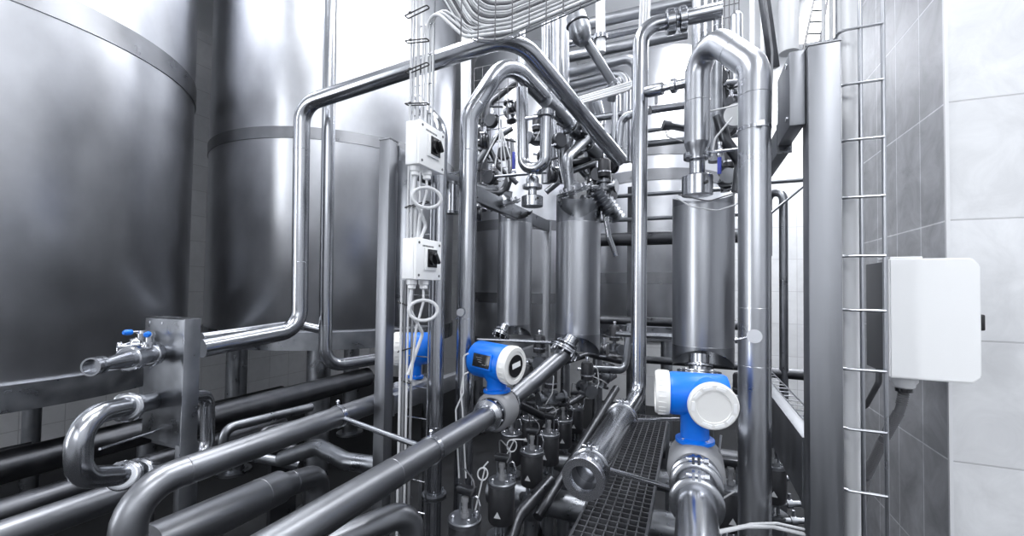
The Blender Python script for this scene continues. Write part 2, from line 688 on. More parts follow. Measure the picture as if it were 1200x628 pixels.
# beams that run back from the right post
x1 = pr.x - .002
x0 = x1 - .04
yb0 = pr.y + .02
zu1, zu0 = W(940, 58, 1.24).z, W(940, 147, 1.24).z
yb1 = along(Vector((x0, yb0, zu0)), 'y', px=911).y
t = thing('beam_bracket', 'upper steel bracket plate bolted to the left side of the right post', 'bracket', (x0, yb0, zu0))
MB().bb(x0, x1, yb0, yb1, zu0, zu1, .004).build('bracket_plate', 'frame', t)
MB().cyl((x0 - .004, yb0 + .03, zu0 + .03), (x0 + .02, yb0 + .03, zu0 + .03), .008, n=6).build('bolt', 'bolt', t)
MB().cyl((x0 - .004, yb0 + .03, zu1 - .03), (x0 + .02, yb0 + .03, zu1 - .03), .008, n=6).build('bolt', 'bolt', t)
crossbeam('dark steel beam running back behind the upper bracket plate', x0 + .002, x1 - .002, yb1 + .002, yb1 + 1.2, zu0 - .02, zu0 + .07, 'dull')
zb1, zb0 = W(940, 512, 1.27).z, W(940, 590, 1.27).z
crossbeam('lower steel beam running back from the right post', pr.x, pr.x + .045, pr.y + .071, yb0 + 1.35, zb0, zb1)


def ladder(label, a, b, side, wd, n, r=.0025, name='cable_ladder', m='bolt', cat='cable tray', depth=0.0, up=None, group=None):
    """wire tray: two rails from a to b, offset along side, with n rungs"""
    a, b, side = Vector(a), Vector(b), Vector(side).normalized()
    t = thing(name, label, cat, a, group)
    for s_ in (0, 1):
        MB().cyl(a + side * wd * s_, b + side * wd * s_, r * 1.3, n=8).build('rail', m, t)
    for k in range(n):
        mb = MB()
        p = a.lerp(b, (k + .5) / n)
        if depth and up is not None:
            q = [p, p + Vector(up) * -depth, p + side * wd + Vector(up) * -depth, p + side * wd]
            mb.pipe(q, r, .01, 6)
        else:
            mb.cyl(p, p + side * wd, r, n=6)
        mb.build('rung', m, t)
    return t


ladder('narrow wire tray beside the lower right beam', (x1 + .055, yb0 + .1, zb1 - .01), (x1 + .055, yb0 + 1.35, zb1 - .01), (1, 0, 0), .05, 16, m='dull')

# ================================================================== RIGHT SIDE: CONDUIT, TRAY, WALL BOX
pc = W(998.5, 320, 1.33)
t = thing('wall_conduit', 'thick white vertical conduit right of the broad steel post', 'conduit', (pc.x, pc.y, 0))
MB().cyl((pc.x, pc.y, 0), (pc.x, pc.y, CEIL), .0235, n=28).build('conduit_tube', 'conduit', t)
pt = W(1010, 320, 1.28)
tw = along(pt, 'x', px=1037).x - pt.x
zs = [W(1037, y, 1.27).z for y in (26, 93, 161, 230, 300, 364, 434, 504, 576)]
dz = zs[0] - zs[1]
zs = [zs[0] + dz * 3, zs[0] + dz * 2, zs[0] + dz] + zs + [zs[-1] - dz, zs[-1] - 2 * dz, zs[-1] - 3 * dz]
t = thing('cable_ladder', 'vertical wire cable ladder in front of the grey pillar tiles', 'cable tray', (pt.x, pt.y, 0))
for xx in (pt.x, pt.x + tw):
    MB().cyl((xx, pt.y, 0), (xx, pt.y, CEIL), .006, n=12).build('rail', 'clad', t)
xr = pt.x - .052
MB().cyl((xr, pt.y + .03, 0), (xr, pt.y + .03, CEIL), .003, n=8).build('rail', 'dull', t)
for z in zs:
    MB().pipe([(xr, pt.y + .05, z), (xr, pt.y - .004, z), (pt.x + tw, pt.y - .004, z)], .0045, .02, 8).build('rung', 'clad', t)
for k in range(3):
    pl = W(943 + 9 * k + 22, 20, 1.45)
    tag(MB().cyl((pl.x, pl.y, ZR - .1 if 0 else 2.42), (pl.x, pl.y, CEIL), .006, n=10).build('cable', 'cable', origin=(pl.x, pl.y, 2.42)), 'thin pale cable rising to the ceiling behind the broad steel post, ' + ('leftmost', 'middle one', 'rightmost')[k], 'cable', 'cables behind the right post')

# white wall box
bz1, bz0 = W(1044, 303, 1.35).z, W(1044, 442, 1.35).z
bx0 = W(1042, 320, 1.35).x
bx1 = PX - .0
by = W(1042, 320, 1.35).y
t = thing('junction_box', 'large blank white junction box on the tiled pillar corner', 'junction box', (bx0, by, bz0))
MB().bb(bx0 + .004, bx1 - .0, by + .035, by + .21, bz0 + .006, bz1 - .006, .004).build('box_body', 'grey', t)
ch = .022
mb = MB()
mb.prism([(bx0, by, bz0), (bx1 - .02, by, bz0), (bx1, by, bz0 + ch), (bx1, by, bz1 - ch), (bx1 - .02, by, bz1), (bx0, by, bz1)], (0, 1, 0), .034)
bmesh.ops.bevel(mb.bm, geom=list(mb.bm.edges), offset=.004, segments=2, affect='EDGES')
mb.build('front_cover', 'white', t)
MB().bb(bx0 + .004, bx0 + .085, by + .005, by + .1, bz1, bz1 + .006, .002).build('lid_step', 'white', t)
kz = W(1133, 377, 1.3).z
MB().bb(bx1 - .001, bx1 + .012, by + .006, by + .028, kz - .024, kz + .024, .004).build('latch_knob', 'black', t)
# gland and hoses
gx, gy = bx0 + .055, by + .06
t2 = thing('cable_gland', 'grey cable gland under the white junction box', 'cable gland', (gx, gy, bz0))
MB().lathe((gx, gy, bz0 + .006), (0, 0, -1), [(0, .036), (.022, .036), (.03, .03), (.04, .028), (.046, .02)], 24).build('gland_body', 'conduit', t2)
MB().cyl((gx, gy, bz0 - .038), (gx, gy, bz0 - .05), .022, n=20).build('gland_nut', 'blackgloss', t2)
pts = [Vector((gx, gy, bz0 - .05)), Vector((gx - .01, gy, bz0 - .11)), W(1035, 515, 1.42), W(1014, 560, 1.5), Vector((W(1008, 600, 1.55)))]
ph = fillet(pts, .08)
mb = MB()
mb.tube(ph, .013, 12)
L = 0
for a, b in zip(ph, ph[1:]):
    k = int((b - a).length / .006)
    for j in range(k):
        c = a.lerp(b, j / max(k, 1))
        mb.ring(c, b - a, .0135, .0022, 12, 5)
tag(mb.build('flexible_hose', 'grey'), 'ribbed grey flexible hose hanging from the gland of the white junction box', 'hose')
gx2 = bx0 + .02
pts = [Vector((gx2, by + .15, bz0 + .004)), Vector((gx2, by + .15, bz0 - .04)), W(1015, 475, 1.6), W(1003, 482, 1.65)]
tag(MB().pipe(pts, .009, .03, 12).build('hose', 'grey'), 'short grey hose curving back from under the junction box to the wall', 'hose')

# ================================================================== BIG PIPES
# P1: foreground left long pipe with elbow
p0 = W(200, 558, 1.0)
a = along(p0, 'y', px=152)
pe1 = along(p0, 'y', px=484) - Vector((0, .1, 0))
pa_ = Vector((a.x, a.y, a.z))
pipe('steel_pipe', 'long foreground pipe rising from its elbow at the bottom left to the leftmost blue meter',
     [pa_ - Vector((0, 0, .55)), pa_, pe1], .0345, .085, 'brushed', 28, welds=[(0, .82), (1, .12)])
P1d = Vector((0, 1, 0))
# P2
q0 = W(400, 592, .93)
qa = along(q0, 'y', px=250)
q1 = along(q0, 'y', px=556)
q2 = along(q0, 'y', px=610)
P2A = q1
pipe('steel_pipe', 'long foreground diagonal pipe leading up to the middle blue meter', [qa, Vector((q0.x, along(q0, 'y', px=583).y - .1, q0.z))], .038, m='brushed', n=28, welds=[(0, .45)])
# rings and rod between P1 and P2
r1 = along(p0, 'y', px=396)
r2 = along(q0, 'y', px=505)


def pipe_support(label, a, b, ra, rb, rr=.009):
    t = thing('pipe_support', label, 'pipe support', a)
    d = (b - a).normalized()
    MB().cyl(a + d * ra, b - d * rb, rr, n=16).build('support_rod', 'steel', t)
    for c, r in ((a, ra), (b, rb)):
        mb = MB()
        mb.band(c, (0, 1, 0), r + .0005, r + .004, .016)
        o = mb.build('ring_clamp', 'steel', t)
        mb = MB()
        mb.cyl(c + Vector((-.001, 0, r)), c + Vector((-.001, 0, r + .016)), .004, n=8)
        mb.ball(c + Vector((-.001, 0, r + .016)), .0065, 10)
        mb.build('clamp_screw', 'bolt', o)
    return t


pipe_support('rod with ring clamps joining the two long foreground pipes', r1, r2, .0345, .038)
# other end rod through post (right of P1)
# P3 insulated pipe with elbow, bottom left
s0 = W(300, 582, 1.25)
sa = along(s0, 'y', px=172)
sb = W(371, 562, 1.62)
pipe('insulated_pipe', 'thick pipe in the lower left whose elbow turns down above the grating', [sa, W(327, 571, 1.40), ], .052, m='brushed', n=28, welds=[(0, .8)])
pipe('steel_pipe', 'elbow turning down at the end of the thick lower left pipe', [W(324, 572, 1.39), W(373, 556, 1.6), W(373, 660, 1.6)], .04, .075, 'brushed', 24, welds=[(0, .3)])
# P4 and dark pipes lower left
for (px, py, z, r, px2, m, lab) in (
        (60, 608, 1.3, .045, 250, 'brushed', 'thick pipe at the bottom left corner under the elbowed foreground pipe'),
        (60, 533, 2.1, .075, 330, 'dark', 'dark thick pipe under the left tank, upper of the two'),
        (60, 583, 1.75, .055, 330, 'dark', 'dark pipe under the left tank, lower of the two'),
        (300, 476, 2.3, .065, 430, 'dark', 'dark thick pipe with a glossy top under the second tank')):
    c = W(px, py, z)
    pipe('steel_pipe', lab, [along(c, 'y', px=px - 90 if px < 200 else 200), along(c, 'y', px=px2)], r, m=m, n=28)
pipe('steel_pipe', 'short thin pipe end at the far left under the tank rim', [W(-30, 535, 2.6), W(38, 521, 2.75)], .02, m='dull')
pipe('steel_pipe', 'outer of the two nested pipe loops under the second tank', [W(365, 477, 2.3), W(262, 502, 1.95), W(262, 528, 1.95), W(350, 545, 2.0)], .022, .05, 'dull')
pipe('steel_pipe', 'inner of the two nested pipe loops under the second tank', [W(365, 492, 2.4), W(306, 505, 2.15), W(306, 520, 2.15), W(370, 530, 2.2)], .02, .04, 'dark')
pipe('steel_pipe', 'wavy dark pipe crossing under the long foreground pipe', [W(330, 538, 1.9), W(372, 523, 1.85), W(405, 540, 1.75), W(447, 546, 1.7)], .034, .1, 'dull')
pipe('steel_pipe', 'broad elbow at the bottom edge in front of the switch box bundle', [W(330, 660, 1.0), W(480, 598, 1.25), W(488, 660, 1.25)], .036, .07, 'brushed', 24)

# Pipe L: large bent pipe in the middle left
z1 = 2.0
L0 = W(236, 408, 1.62)
pts = [L0, W(352, 386, z1), W(354, 124, z1), W(592, 42, 1.72), W(612, 45, 1.73), W(722, 187, 2.35), ]
pts = [L0, W(351, 386, z1), W(354, 123, z1), W(604, 40, 1.66), W(727, 188, 2.15)]
pipe('steel_pipe', 'large polished pipe bent over the rack from the valve panel to the columns', pts, .036, [.1, .1, .16], 'steel', 32, welds=[(1, .3), (1, .8), (2, .1)])
pipe('steel_pipe', 'twin pipe running behind the large bent pipe at the valve panel', [W(236, 396, 1.75), W(347, 380, 2.15), W(385, 388, 2.2)], .022, .08, 'steel')
pipe('steel_pipe', 'slim upright pipe with a foot elbow in front of the second tank', [W(388, -60, 2.12), W(381, 430, 2.12), W(470, 416, 2.45)], .0315, .09, 'steel', 26, welds=[(0, .9), (1, .2)])
# riser at the end of L
pipe('steel_pipe', 'small swan neck pipe at the lower end of the large bent pipe', [W(724, 182, 2.2), W(728, 136, 2.2), W(762, 129, 2.1)], .022, .06, 'steel', welds=[(0, .2)])

# pipe 3 and its top bend
z3 = 1.83
pv = W(547, 300, z3)
pb = Vector((pv.x, pv.y, .4))
top = along(pv, 'z', py=136)
pipe('steel_pipe', 'upright pipe right of the switch boxes bending over towards the rear valves',
     [pb, top, W(594, 68, 1.9), W(652, 130, 2.15)], .039, [.12, .13], 'steel', 30, welds=[(0, .92), (0, .55), (1, .2)], clamps=[])
t = thing('pipe_clip', 'thin band clip round the upright pipe right of the switch boxes', 'clip', along(pv, 'z', py=200))
c = along(pv, 'z', py=201)
MB().band(c, (0, 0, 1), .0378, .0395, .012).build('clip_band', 'steel', t)
MB().cyl(c + Vector((-.037, 0, 0)), c + Vector((-.09, 0, .0)), .004, n=8).build('clip_arm', 'steel', t)
# continuing sloped pipe with flanges
pipe('steel_pipe', 'sloping flanged pipe under the large bent pipe leading down to the rear valves',
     [W(640, 118, 2.05), W(700, 181, 2.55)], .034, m='dull', n=26, flanges=[(0, .35), (0, .7)])
# pipe 512
pv5 = W(512, 400, 1.76)
pipe('steel_pipe', 'upright pipe directly behind the switch boxes, curving over at its top',
     [Vector((pv5.x, pv5.y, .5)), along(pv5, 'z', py=150), W(488, 118, 1.95)], .03, .12, 'steel', 26, welds=[(0, .3), (0, .9)])
t = thing('pipe_foot_flange', 'flange at the foot of the upright pipe behind the switch boxes', 'flange', along(pv5, 'z', py=580))
flange(t, along(pv5, 'z', py=580), (0, 0, 1), .05, .008, 6, 'dull')
# pipe 750 with sight tube
z7 = 1.75
v7 = W(749, 300, z7)
v7t = along(v7, 'z', py=32)
v7b = along(v7, 'z', py=462)
tip = W(684, 560, 1.12)
tt = thing('steel_pipe', 'tall central upright pipe from the top unions down to the sloping jacket', 'pipe', v7)
e2 = W(738, 478, 1.62)
pts = [W(845, 12, 1.7), v7t, v7b, W(728, 494, 1.52)]
MB().pipe(pts, .031, [.08, .07], 30).build('pipe_run', 'steel', tt)
union_nut(tt, W(786, 26, 1.735), W(845, 12, 1.7) - v7t, .034, .035)
union_nut(tt, W(800, 23, 1.73), W(845, 12, 1.7) - v7t, .034, .03)
sl = thing('sight_tube', 'open ended jacketed tube sloping towards the viewer beside the grating', 'tube', tip)
da = (W(732, 484, 1.58) - tip)
d = da.normalized()
mb = MB()
u, v, dd = frame_of(d)
Lq = da.length
# hollow open tube
rings = [(0, .0385), (0, .0455), (Lq * .97, .0445), (Lq, .034), (Lq, .0385)]
R0 = [mb._ring(tip + d * h, u, v, r, 30) for h, r in rings]
mb._skin(R0, True, True)
mb.build('outer_jacket', 'steel', sl)
mb = MB()
R0 = [mb._ring(tip + d * h, u, v, r, 30) for h, r in ((.0, .0384), (Lq * .8, .0384))]
mb._skin(R0)
mb.bm.faces.new(R0[1])
mb.build('inner_bore', 'dark', sl)
MB().band(tip, d, .036, .056, .02, 32).build('end_ring', 'bolt', sl)
MB().band(tip - d * .004, d, .05, .0575, .006, 32).build('end_lip', 'bolt', sl)
clamp(sl, tip + d * .06, d, .041, .014)
clamp(sl, tip + d * (Lq - .05), d, .041, .014)
MB().cyl(tip + d * .1 - u * .035, tip + d * .1 + u * .035, .004, n=8).build('inner_cross_bar', 'bolt', sl)
# thin pipe left of sight tube
pipe('steel_pipe', 'dark pipe running alongside the left of the sloping open tube', [W(630, 606, 1.75), W(722, 455, 2.5)], .021, .1, 'dark')
# rods across
pipe('support_rod', 'thin bright rod crossing the near part of the grating', [tip + d * .07 + Vector((.045, 0, 0)), W(793, 574, 1.28)], .007, m='bolt', n=12, cat='rod')
pipe('support_rod', 'thin bright rod crossing the far end of the grating', [tip + d * (Lq - .06) + Vector((.045, 0, 0)), W(795, 491, 1.66)], .007, m='bolt', n=12, cat='rod')

# big clad pipe (right)
zl_, zr_ = 1.6, 1.32
t = thing('clad_pipe', 'largest bright clad pipe arching over to the right and dropping to the floor', 'pipe', W(818, 100, zl_))
g0 = W(817, 168, zl_)
g1 = along(g0, 'z', py=32)
h0 = W(884, 300, zr_)
h1 = along(h0, 'z', py=78)
h2 = Vector((h0.x, h0.y, .02))
mb = MB()
mb.pipe([g0, g1, h1, h2], .0455, [.08, .1], 34)
for c_, d_ in ((g0.lerp(g1, .35), Vector((0, 0, 1))), (g0.lerp(g1, .62), Vector((0, 0, 1))), (g1.lerp(h1, .32), h1 - g1), (g1.lerp(h1, .68), h1 - g1), (along(h0, 'z', py=112), Vector((0, 0, 1))), (along(h0, 'z', py=361), Vector((0, 0, 1))), (along(h0, 'z', py=428), Vector((0, 0, 1)))):
    weld(mb, c_, d_, .0455)
mb.lathe(g0, (0, 0, -1), [(0, .0455), (.02, .04), (.05, .026), (.06, .026)], 34)
mb.build('pipe_run', 'clad', t)
c = along(h0, 'z', py=152)
o = MB().band(c, (0, 0, 1), .0458, .0475, .01, 32).build('band_clip', 'steel', t)
MB().box(c + Vector((.01, -.052, 0)), .02, .012, .014).build('clip_screw', 'bolt', o)
c = along(h0, 'z', py=394)
ax = (W(884, 394, 1.0) - W(884, 394, 1.3)).normalized()
cc = c + ax * .045
o = MB().cyl(c + ax * .04, cc + ax * .03, .011, n=18).build('sampling_valve', 'steel', t)
MB().cyl(cc + ax * .028, cc + ax * .044, .02, n=26).build('valve_cap', 'plug', o)
MB().cyl(cc + ax * .02, cc + ax * .03 + Vector((-.055, -.02, -.012)), .0035, n=10).build('valve_lever', 'bolt', o)
pipe('steel_pipe', 'upright pipe end above the arch of the large clad pipe', [W(823, -60, 1.85), W(823, 60, 1.85)], .042, m='clad')
pipe('steel_pipe', 'dark upright pipe close behind the left leg of the clad arch', [W(838, -60, 1.95), W(838, 190, 1.95)], .03, m='dull')

# ================================================================== FILTER COLUMNS


def column(label, px, z, wpx, ytop, ybot, yskt, yskb, neck=True):
    r = rp(wpx, z)
    c = W(px, (ytop + ybot) / 2, z)
    zt_ = along(c, 'z', py=ytop).z
    zb_ = along(c, 'z', py=ybot).z
    z_up = along(c, 'z', py=yskt).z
    z_dn = along(c, 'z', py=yskb).z
    t = thing('filter_column', label, 'filter column', (c.x, c.y, zb_))
    ax = Vector((c.x, c.y, 0))
    mb = MB()
    mb.lathe(ax, (0, 0, 1), [(zb_ + .02, r * .3), (zb_ + .004, r * .9), (zb_, r), (zt_, r), (zt_ - .004, r * .9), (zt_ + .015, r * .3)], 48)
    weld(mb, ax + Vector((0, 0, zb_ + .002)), (0, 0, 1), r)
    weld(mb, ax + Vector((0, 0, zt_ - .002)), (0, 0, 1), r)
    # vertical jacket seam
    mb.build('column_jacket', 'jacket', t)
    # skirts with an arched cut-out facing the viewer
    a0 = math.atan2(EYE.y - c.y, EYE.x - c.x)
    for nm, zs0, ze in (('top_skirt', zt_, z_up), ('bottom_skirt', zb_, z_dn)):
        mb = MB()
        n = 48
        lo, li, to, ti = [], [], [], []
        for k in range(n):
            a = a0 + 2 * PI * k / n
            da_ = min(k, n - k) / (n / 2)  # 0 facing .. 1 behind
            f = min(1.0, (da_ / .5)) ** 1.6
            zz = zs0 + (ze - zs0) * (0.08 + 0.92 * f)
            e = Vector((math.cos(a), math.sin(a), 0))
            lo.append(mb.bm.verts.new(ax + e * r * .998 + Vector((0, 0, zs0))))
            to.append(mb.bm.verts.new(ax + e * r * .998 + Vector((0, 0, zz))))
            ti.append(mb.bm.verts.new(ax + e * (r - .004) + Vector((0, 0, zz))))
            li.append(mb.bm.verts.new(ax + e * (r - .004) + Vector((0, 0, zs0))))
        mb._skin([lo, to, ti, li], True, True)
        mb.build(nm, 'dull', t)
    return t, ax, r, zt_, zb_


colC = column('near right filter column above the largest blue meter', 823.5, 1.75, 67, 243, 404, 229, 430)
colB = column('middle filter column with the flanged outlet behind the middle blue meter', 677, 2.2, 52, 262, 390, 228, 416)
colA = column('rear left filter column, smallest in view', 603, 2.9, 40, 262, 379, 246, 394)

# column 3 top fittings
t, ax, r, zt_, zb_ = colC
cb = W(817, 215, 1.62)
tf = thing('top_coupling', 'bright drum shaped coupling between the clad pipe and the near right column', 'coupling', cb)
za, zb2 = along(cb, 'z', py=229).z, along(cb, 'z', py=206).z
MB().lathe((cb.x, cb.y, 0), (0, 0, 1), [(za, .02), (za, .055), (zb2 - .004, .055), (zb2, .05), (zb2, .03)], 36).build('drum', 'steel', tf)
zc1 = along(cb, 'z', py=183).z
MB().cyl((cb.x, cb.y, zb2), (cb.x, cb.y, along(cb, 'z', py=166).z), .028, n=28).build('spool', 'steel', tf)
union_nut(tf, Vector((cb.x, cb.y, zc1)), (0, 0, 1), .034, .024)
MB().cyl((cb.x + .03, cb.y - .046, (za + zb2) / 2), (cb.x + .032, cb.y - .056, (za + zb2) / 2), .006, n=12).build('port_plug', 'black', tf)
# column bottom flanges


def bottom_flange(label, c, d, R, rn, m='steel'):
    t = thing('bottom_flange', label, 'flange', c)
    flange(t, c, d, R, .008, 8, m)
    dn = Vector(d).normalized()
    MB().cyl(c - dn * .008, c - dn * .07, rn, n=24).build('neck', m, t)
    clamp(t, c - dn * .03, dn, rn, .014)
    return t


fc = W(819, 437, 1.62)
bottom_flange('bolted flange under the near right column behind the largest blue meter', fc, (0.0, -.25, -1), .078, .036)
fb = W(662, 411, 1.95)
fbd = Vector((-.35, -.45, -.8)).normalized()
bottom_flange('bolted flange under the middle column', fb, fbd, .074, .034)
fa = W(587, 392, 2.75)
bottom_flange('bolted flange under the rear left column', fa, (-.2, -.5, -.85), .06, .028)

# pipes from meters to the columns
q2b = q2
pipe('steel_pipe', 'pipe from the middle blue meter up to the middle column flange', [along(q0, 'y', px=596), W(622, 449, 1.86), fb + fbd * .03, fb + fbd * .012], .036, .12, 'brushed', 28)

# ================================================================== FLOW METERS


def meter(label, c, headc, A, rh, la, lb, cap_end, r_pipe, r_body, disc=None, window=False, glands=True, half=.055, back=True):
    """c: sensor centre on the pipe (axis Y); headc: head centre; A: head axis (unit); la/lb extents either side;
    cap_end: +1/-1 which end carries the white screw cover"""
    t = thing('flow_meter', label, 'flow meter', c)
    Y = Vector((0, 1, 0))
    mb = MB()
    s = r_body / .075
    mb.lathe(c - Y * half, Y, [(0, r_pipe), (0, r_body * .8), (half * .15, r_body * .95), (half * .35, r_body), (half * 1.65, r_body), (half * 1.85, r_body * .95), (half * 2, r_body * .8), (half * 2, r_pipe)], 36)
    mb.build('sensor_body', 'sensor', t)
    for s_ in ((-1, 1) if back else (-1,)):
        mb = MB()
        o_ = c + Y * (s_ * half)
        mb.lathe(o_, Y * s_, [(0, r_pipe * 1.0), (0, r_body * .78), (.012, r_body * .78), (.012, r_pipe * 1.1), (.03, r_pipe * 1.1), (.03, r_pipe * 1.45), (.042, r_pipe * 1.45), (.05, r_pipe * 1.05), (.06, r_pipe * 1.02)], 32)
        f = mb.build('process_connection', 'steel', t)
        for k in range(8):
            a = 2 * PI * (k + .5) / 8
            e = Vector((math.cos(a), 0, math.sin(a))) * r_body * .66
            MB().cyl(o_ + e + Y * s_ * .011, o_ + e + Y * s_ * .019, .005, n=6).build('bolt', 'bolt', f)
    A = Vector(A).normalized()
    # neck
    nd = headc - c
    L_ = nd.length
    nd.normalize()
    mb = MB()
    mb.lathe(c + nd * (r_body * .9), nd, [(0, r_body * .7), (.009, r_body * .7), (.013, r_body * .52), (max(.014, L_ - r_body * .9 - rh * 1.05), r_body * .5), (max(.02, L_ - r_body * .9 - rh * .55), rh * .85)], 8 * 4)
    nk = mb.build('neck', 'blue', t)
    for k in range(4):
        a = PI / 4 + PI / 2 * k
        e = Vector((math.cos(a), math.sin(a), 0)) * r_body * .56
        MB().cyl(c + nd * (r_body * .9 + .006) + e, c + nd * (r_body * .9 + .014) + e, .004, n=6).build('neck_screw', 'bolt', nk)
    # head
    mb = MB()
    e0 = headc - A * la
    mb.lathe(e0, A, [(0, rh * .8), (.003, rh * .93), (.012, rh), (la + lb - .012, rh), (la + lb - .003, rh * .93), (la + lb, rh * .8)], 40)
    if disc:
        dv, dl, dr, off = disc
        dv = Vector(dv).normalized()
        dc = headc + A * off
        mb.cyl(dc, dc + dv * (dl - .016), dr * .96, n=40)
    hd = mb.build('transmitter_housing', 'blue', t)
    # white screw cover at the end
    ce = headc + A * (lb if cap_end > 0 else -la)
    dA = A * cap_end
    mb = MB()
    mb.lathe(ce - dA * .004, dA, [(0, rh * .9), (0, rh * 1.02), (.006, rh * 1.04), (.03, rh * 1.02), (.036, rh * .97), (.036, rh * .78), (.033, rh * .76), (.033, .001)], 40)
    for k in range(24):
        a = 2 * PI * k / 24
        u, v, d_ = frame_of(dA)
        e = u * math.cos(a) + v * math.sin(a)
        mb.box(ce + dA * .016 + e * rh * 1.03, rh * .06, .018, rh * .04, Matrix((e.cross(d_), d_, e)).transposed())
    mb.build('end_cover', 'white_paint', t)
    if disc:
        mb = MB()
        o_ = dc + dv * (dl - .018)
        mb.lathe(o_, dv, [(0, dr * .9), (0, dr * 1.02), (.004, dr * 1.05), (.016, dr * 1.05), (.02, dr * .99), (.02, dr * .72), (.0175, dr * .7), (.0175, .001)], 48)
        cv = mb.build('front_cover', 'white_paint', t)
        u, v, d_ = frame_of(dv)
        for k in range(10):
            if k in (4, 9):
                continue
            a = 2 * PI * k / 10
            e = u * math.cos(a) + v * math.sin(a)
            MB().box(o_ + dv * .0205 + e * dr * .85, dr * .4, .003, dr * .13, Matrix((e.cross(d_), d_, e)).transposed()).build('grip_rib', 'white', cv)
    if window:
        # display window on the side facing the viewer
        n_ = Vector((0, -1, .12)).normalized()
        n_ = (n_ - A * n_.dot(A)).normalized()
        up = A.cross(n_)
        if up.z < 0:
            up = -up
        wc = headc + n_ * (rh + .0) - A * .012
        rot = Matrix((A, n_, up)).transposed()
        u_, v_, w_ = frame_of(dA)
        lens = MB().cyl(ce + dA * .033, ce + dA * .0345, rh * .6, n=36).build('cover_glass', 'blackgloss', t)
        MB().box(ce + dA * .035 + up * .004, .002, .05, .02, Matrix((dA, up.cross(dA), up)).transposed() @ Matrix.Rotation(.3, 3, 'X')).build('glass_label', 'white', lens)
        o1 = MB().box(wc, .094, .01, .062, rot, .002).build('display_frame', 'blue', t)
        o2 = MB().box(wc + n_ * .0045, .084, .003, .05, rot, .001).build('display_window', 'blackgloss', o1)
        mb = MB()
        for r_ in range(3):
            mb.box(wc + n_ * .0065 + up * (.011 - .008 * r_) - A * (.012 - .004 * r_), .028 - .006 * r_, .0008, .0022, rot)
        mb.box(wc + n_ * .0065 - up * .013 + A * .012, .008, .0008, .003, rot)
        mb.box(wc + n_ * .0065 - up * .013 + A * .023, .005, .0008, .003, rot)
        mb.build('display_text', 'sensor', o1)
    if glands:
        oe = headc - A * (la if cap_end > 0 else -lb)
        for k in range(3):
            mb = MB()
            o_ = oe + Vector((0, 0, .03 - .028 * k)) - dA * -0.0
            mb.lathe(o_ + dA * .004, -dA, [(0, .011), (.012, .011), (.013, .008), (.026, .008), (.028, .004)], 12)
            mb.build('cable_gland', 'sensor' if k == 1 else 'bolt', t)
    return t


# largest (right) meter
mc = W(815, 545, 1.16)
mh = along(mc, 'z', py=462)
meter('largest blue flow meter with round white cover, in front of the near right column',
      mc, mh + Vector((-.005, 0, 0)), (1, .12, 0), .058, .068, .085, -1, .042, .071,
      disc=((.2, -1, -.12), .085, .058, .03), glands=False, half=.07)
# pipe down towards viewer
e0 = mc - Vector((0, .10, 0))
t = thing('steel_pipe', 'pipe with clamps running towards the viewer below the largest blue meter', 'pipe', e0)
e1 = Vector((e0.x, .62, e0.z))
MB().pipe([e0 + Vector((0, .0, 0)), e1 + Vector((0, 0, 0)), e1 - Vector((0, 0, .5))], .041, .1, 32).build('pipe_run', 'steel', t)
clamp(t, e0 - Vector((0, .04, 0)), (0, 1, 0), .045, .018)
clamp(t, W(813, 606, 1.0) if 0 else Vector((e0.x, e0.y - .13, e0.z)), (0, 1, 0), .043, .016)
pipe('steel_pipe', 'elbow rising from the largest blue meter into the near right column', [mc + Vector((0, .12, 0)), Vector((fc.x, fc.y - .02, mc.z)), fc + Vector((0, -.0, -.012))], .036, .09, 'steel', 28)
# middle meter
m2 = along(q0, 'y', px=583)
mh2 = m2 + Vector((0, 0, .0))
mh2 = along(m2, 'z', py=424)
meter('blue flow meter with black display window, on the long diagonal pipe in the middle',
      m2, mh2 + Vector((-.01, 0, 0)), (1, -.25, -.06), .072, .1, .065, 1, .04, .077, window=True)
m1 = along(p0, 'y', px=484)
mh1 = along(m1, 'z', py=408)
meter('blue flow meter half hidden behind the cable bundle, leftmost of the three',
      m1, mh1 + Vector((.01, .0, 0)), (-.8, -.6, 0), .07, .06, .062, 1, .037, .06, glands=False)

# ================================================================== VALVE PANEL (left)
c0 = W(169, 420, 1.5)
cx1 = along(c0, 'x', px=215)
zt_ = W(169, 371, 1.5).z
zbm = W(169, 600, 1.5).z
t = thing('tap_stand', 'upright steel panel carrying the two taps with blue handles', 'panel', (c0.x, c0.y, 0))
sidey = .05
MB().bb(c0.x, cx1.x, c0.y, c0.y + .006, zt_ - .42, zt_, .001).build('front_plate', 'dull', t)
MB().bb(cx1.x - .004, cx1.x + .002, c0.y - .002, c0.y + sidey, .02, zt_, .001).build('side_plate', 'dull', t)
MB().bb(c0.x, cx1.x, c0.y, c0.y + sidey, zt_ - .004, zt_, .001).build('top_plate', 'dull', t)
MB().bb(cx1.x - .05, cx1.x - .003, c0.y + .01, c0.y + .06, .0, zt_ - .42, .003).build('panel_post', 'dull', t)
for dx in (.03, .1):
    MB().box((c0.x + dx, c0.y - .001, zt_ - .018), .007, .003, .008).build('label_plate', 'bolt', t)
MB().bb(c0.x, cx1.x, c0.y + .03, c0.y + .05, zt_ - .45, zt_ - .4, .002).build('brace', 'dull', t)


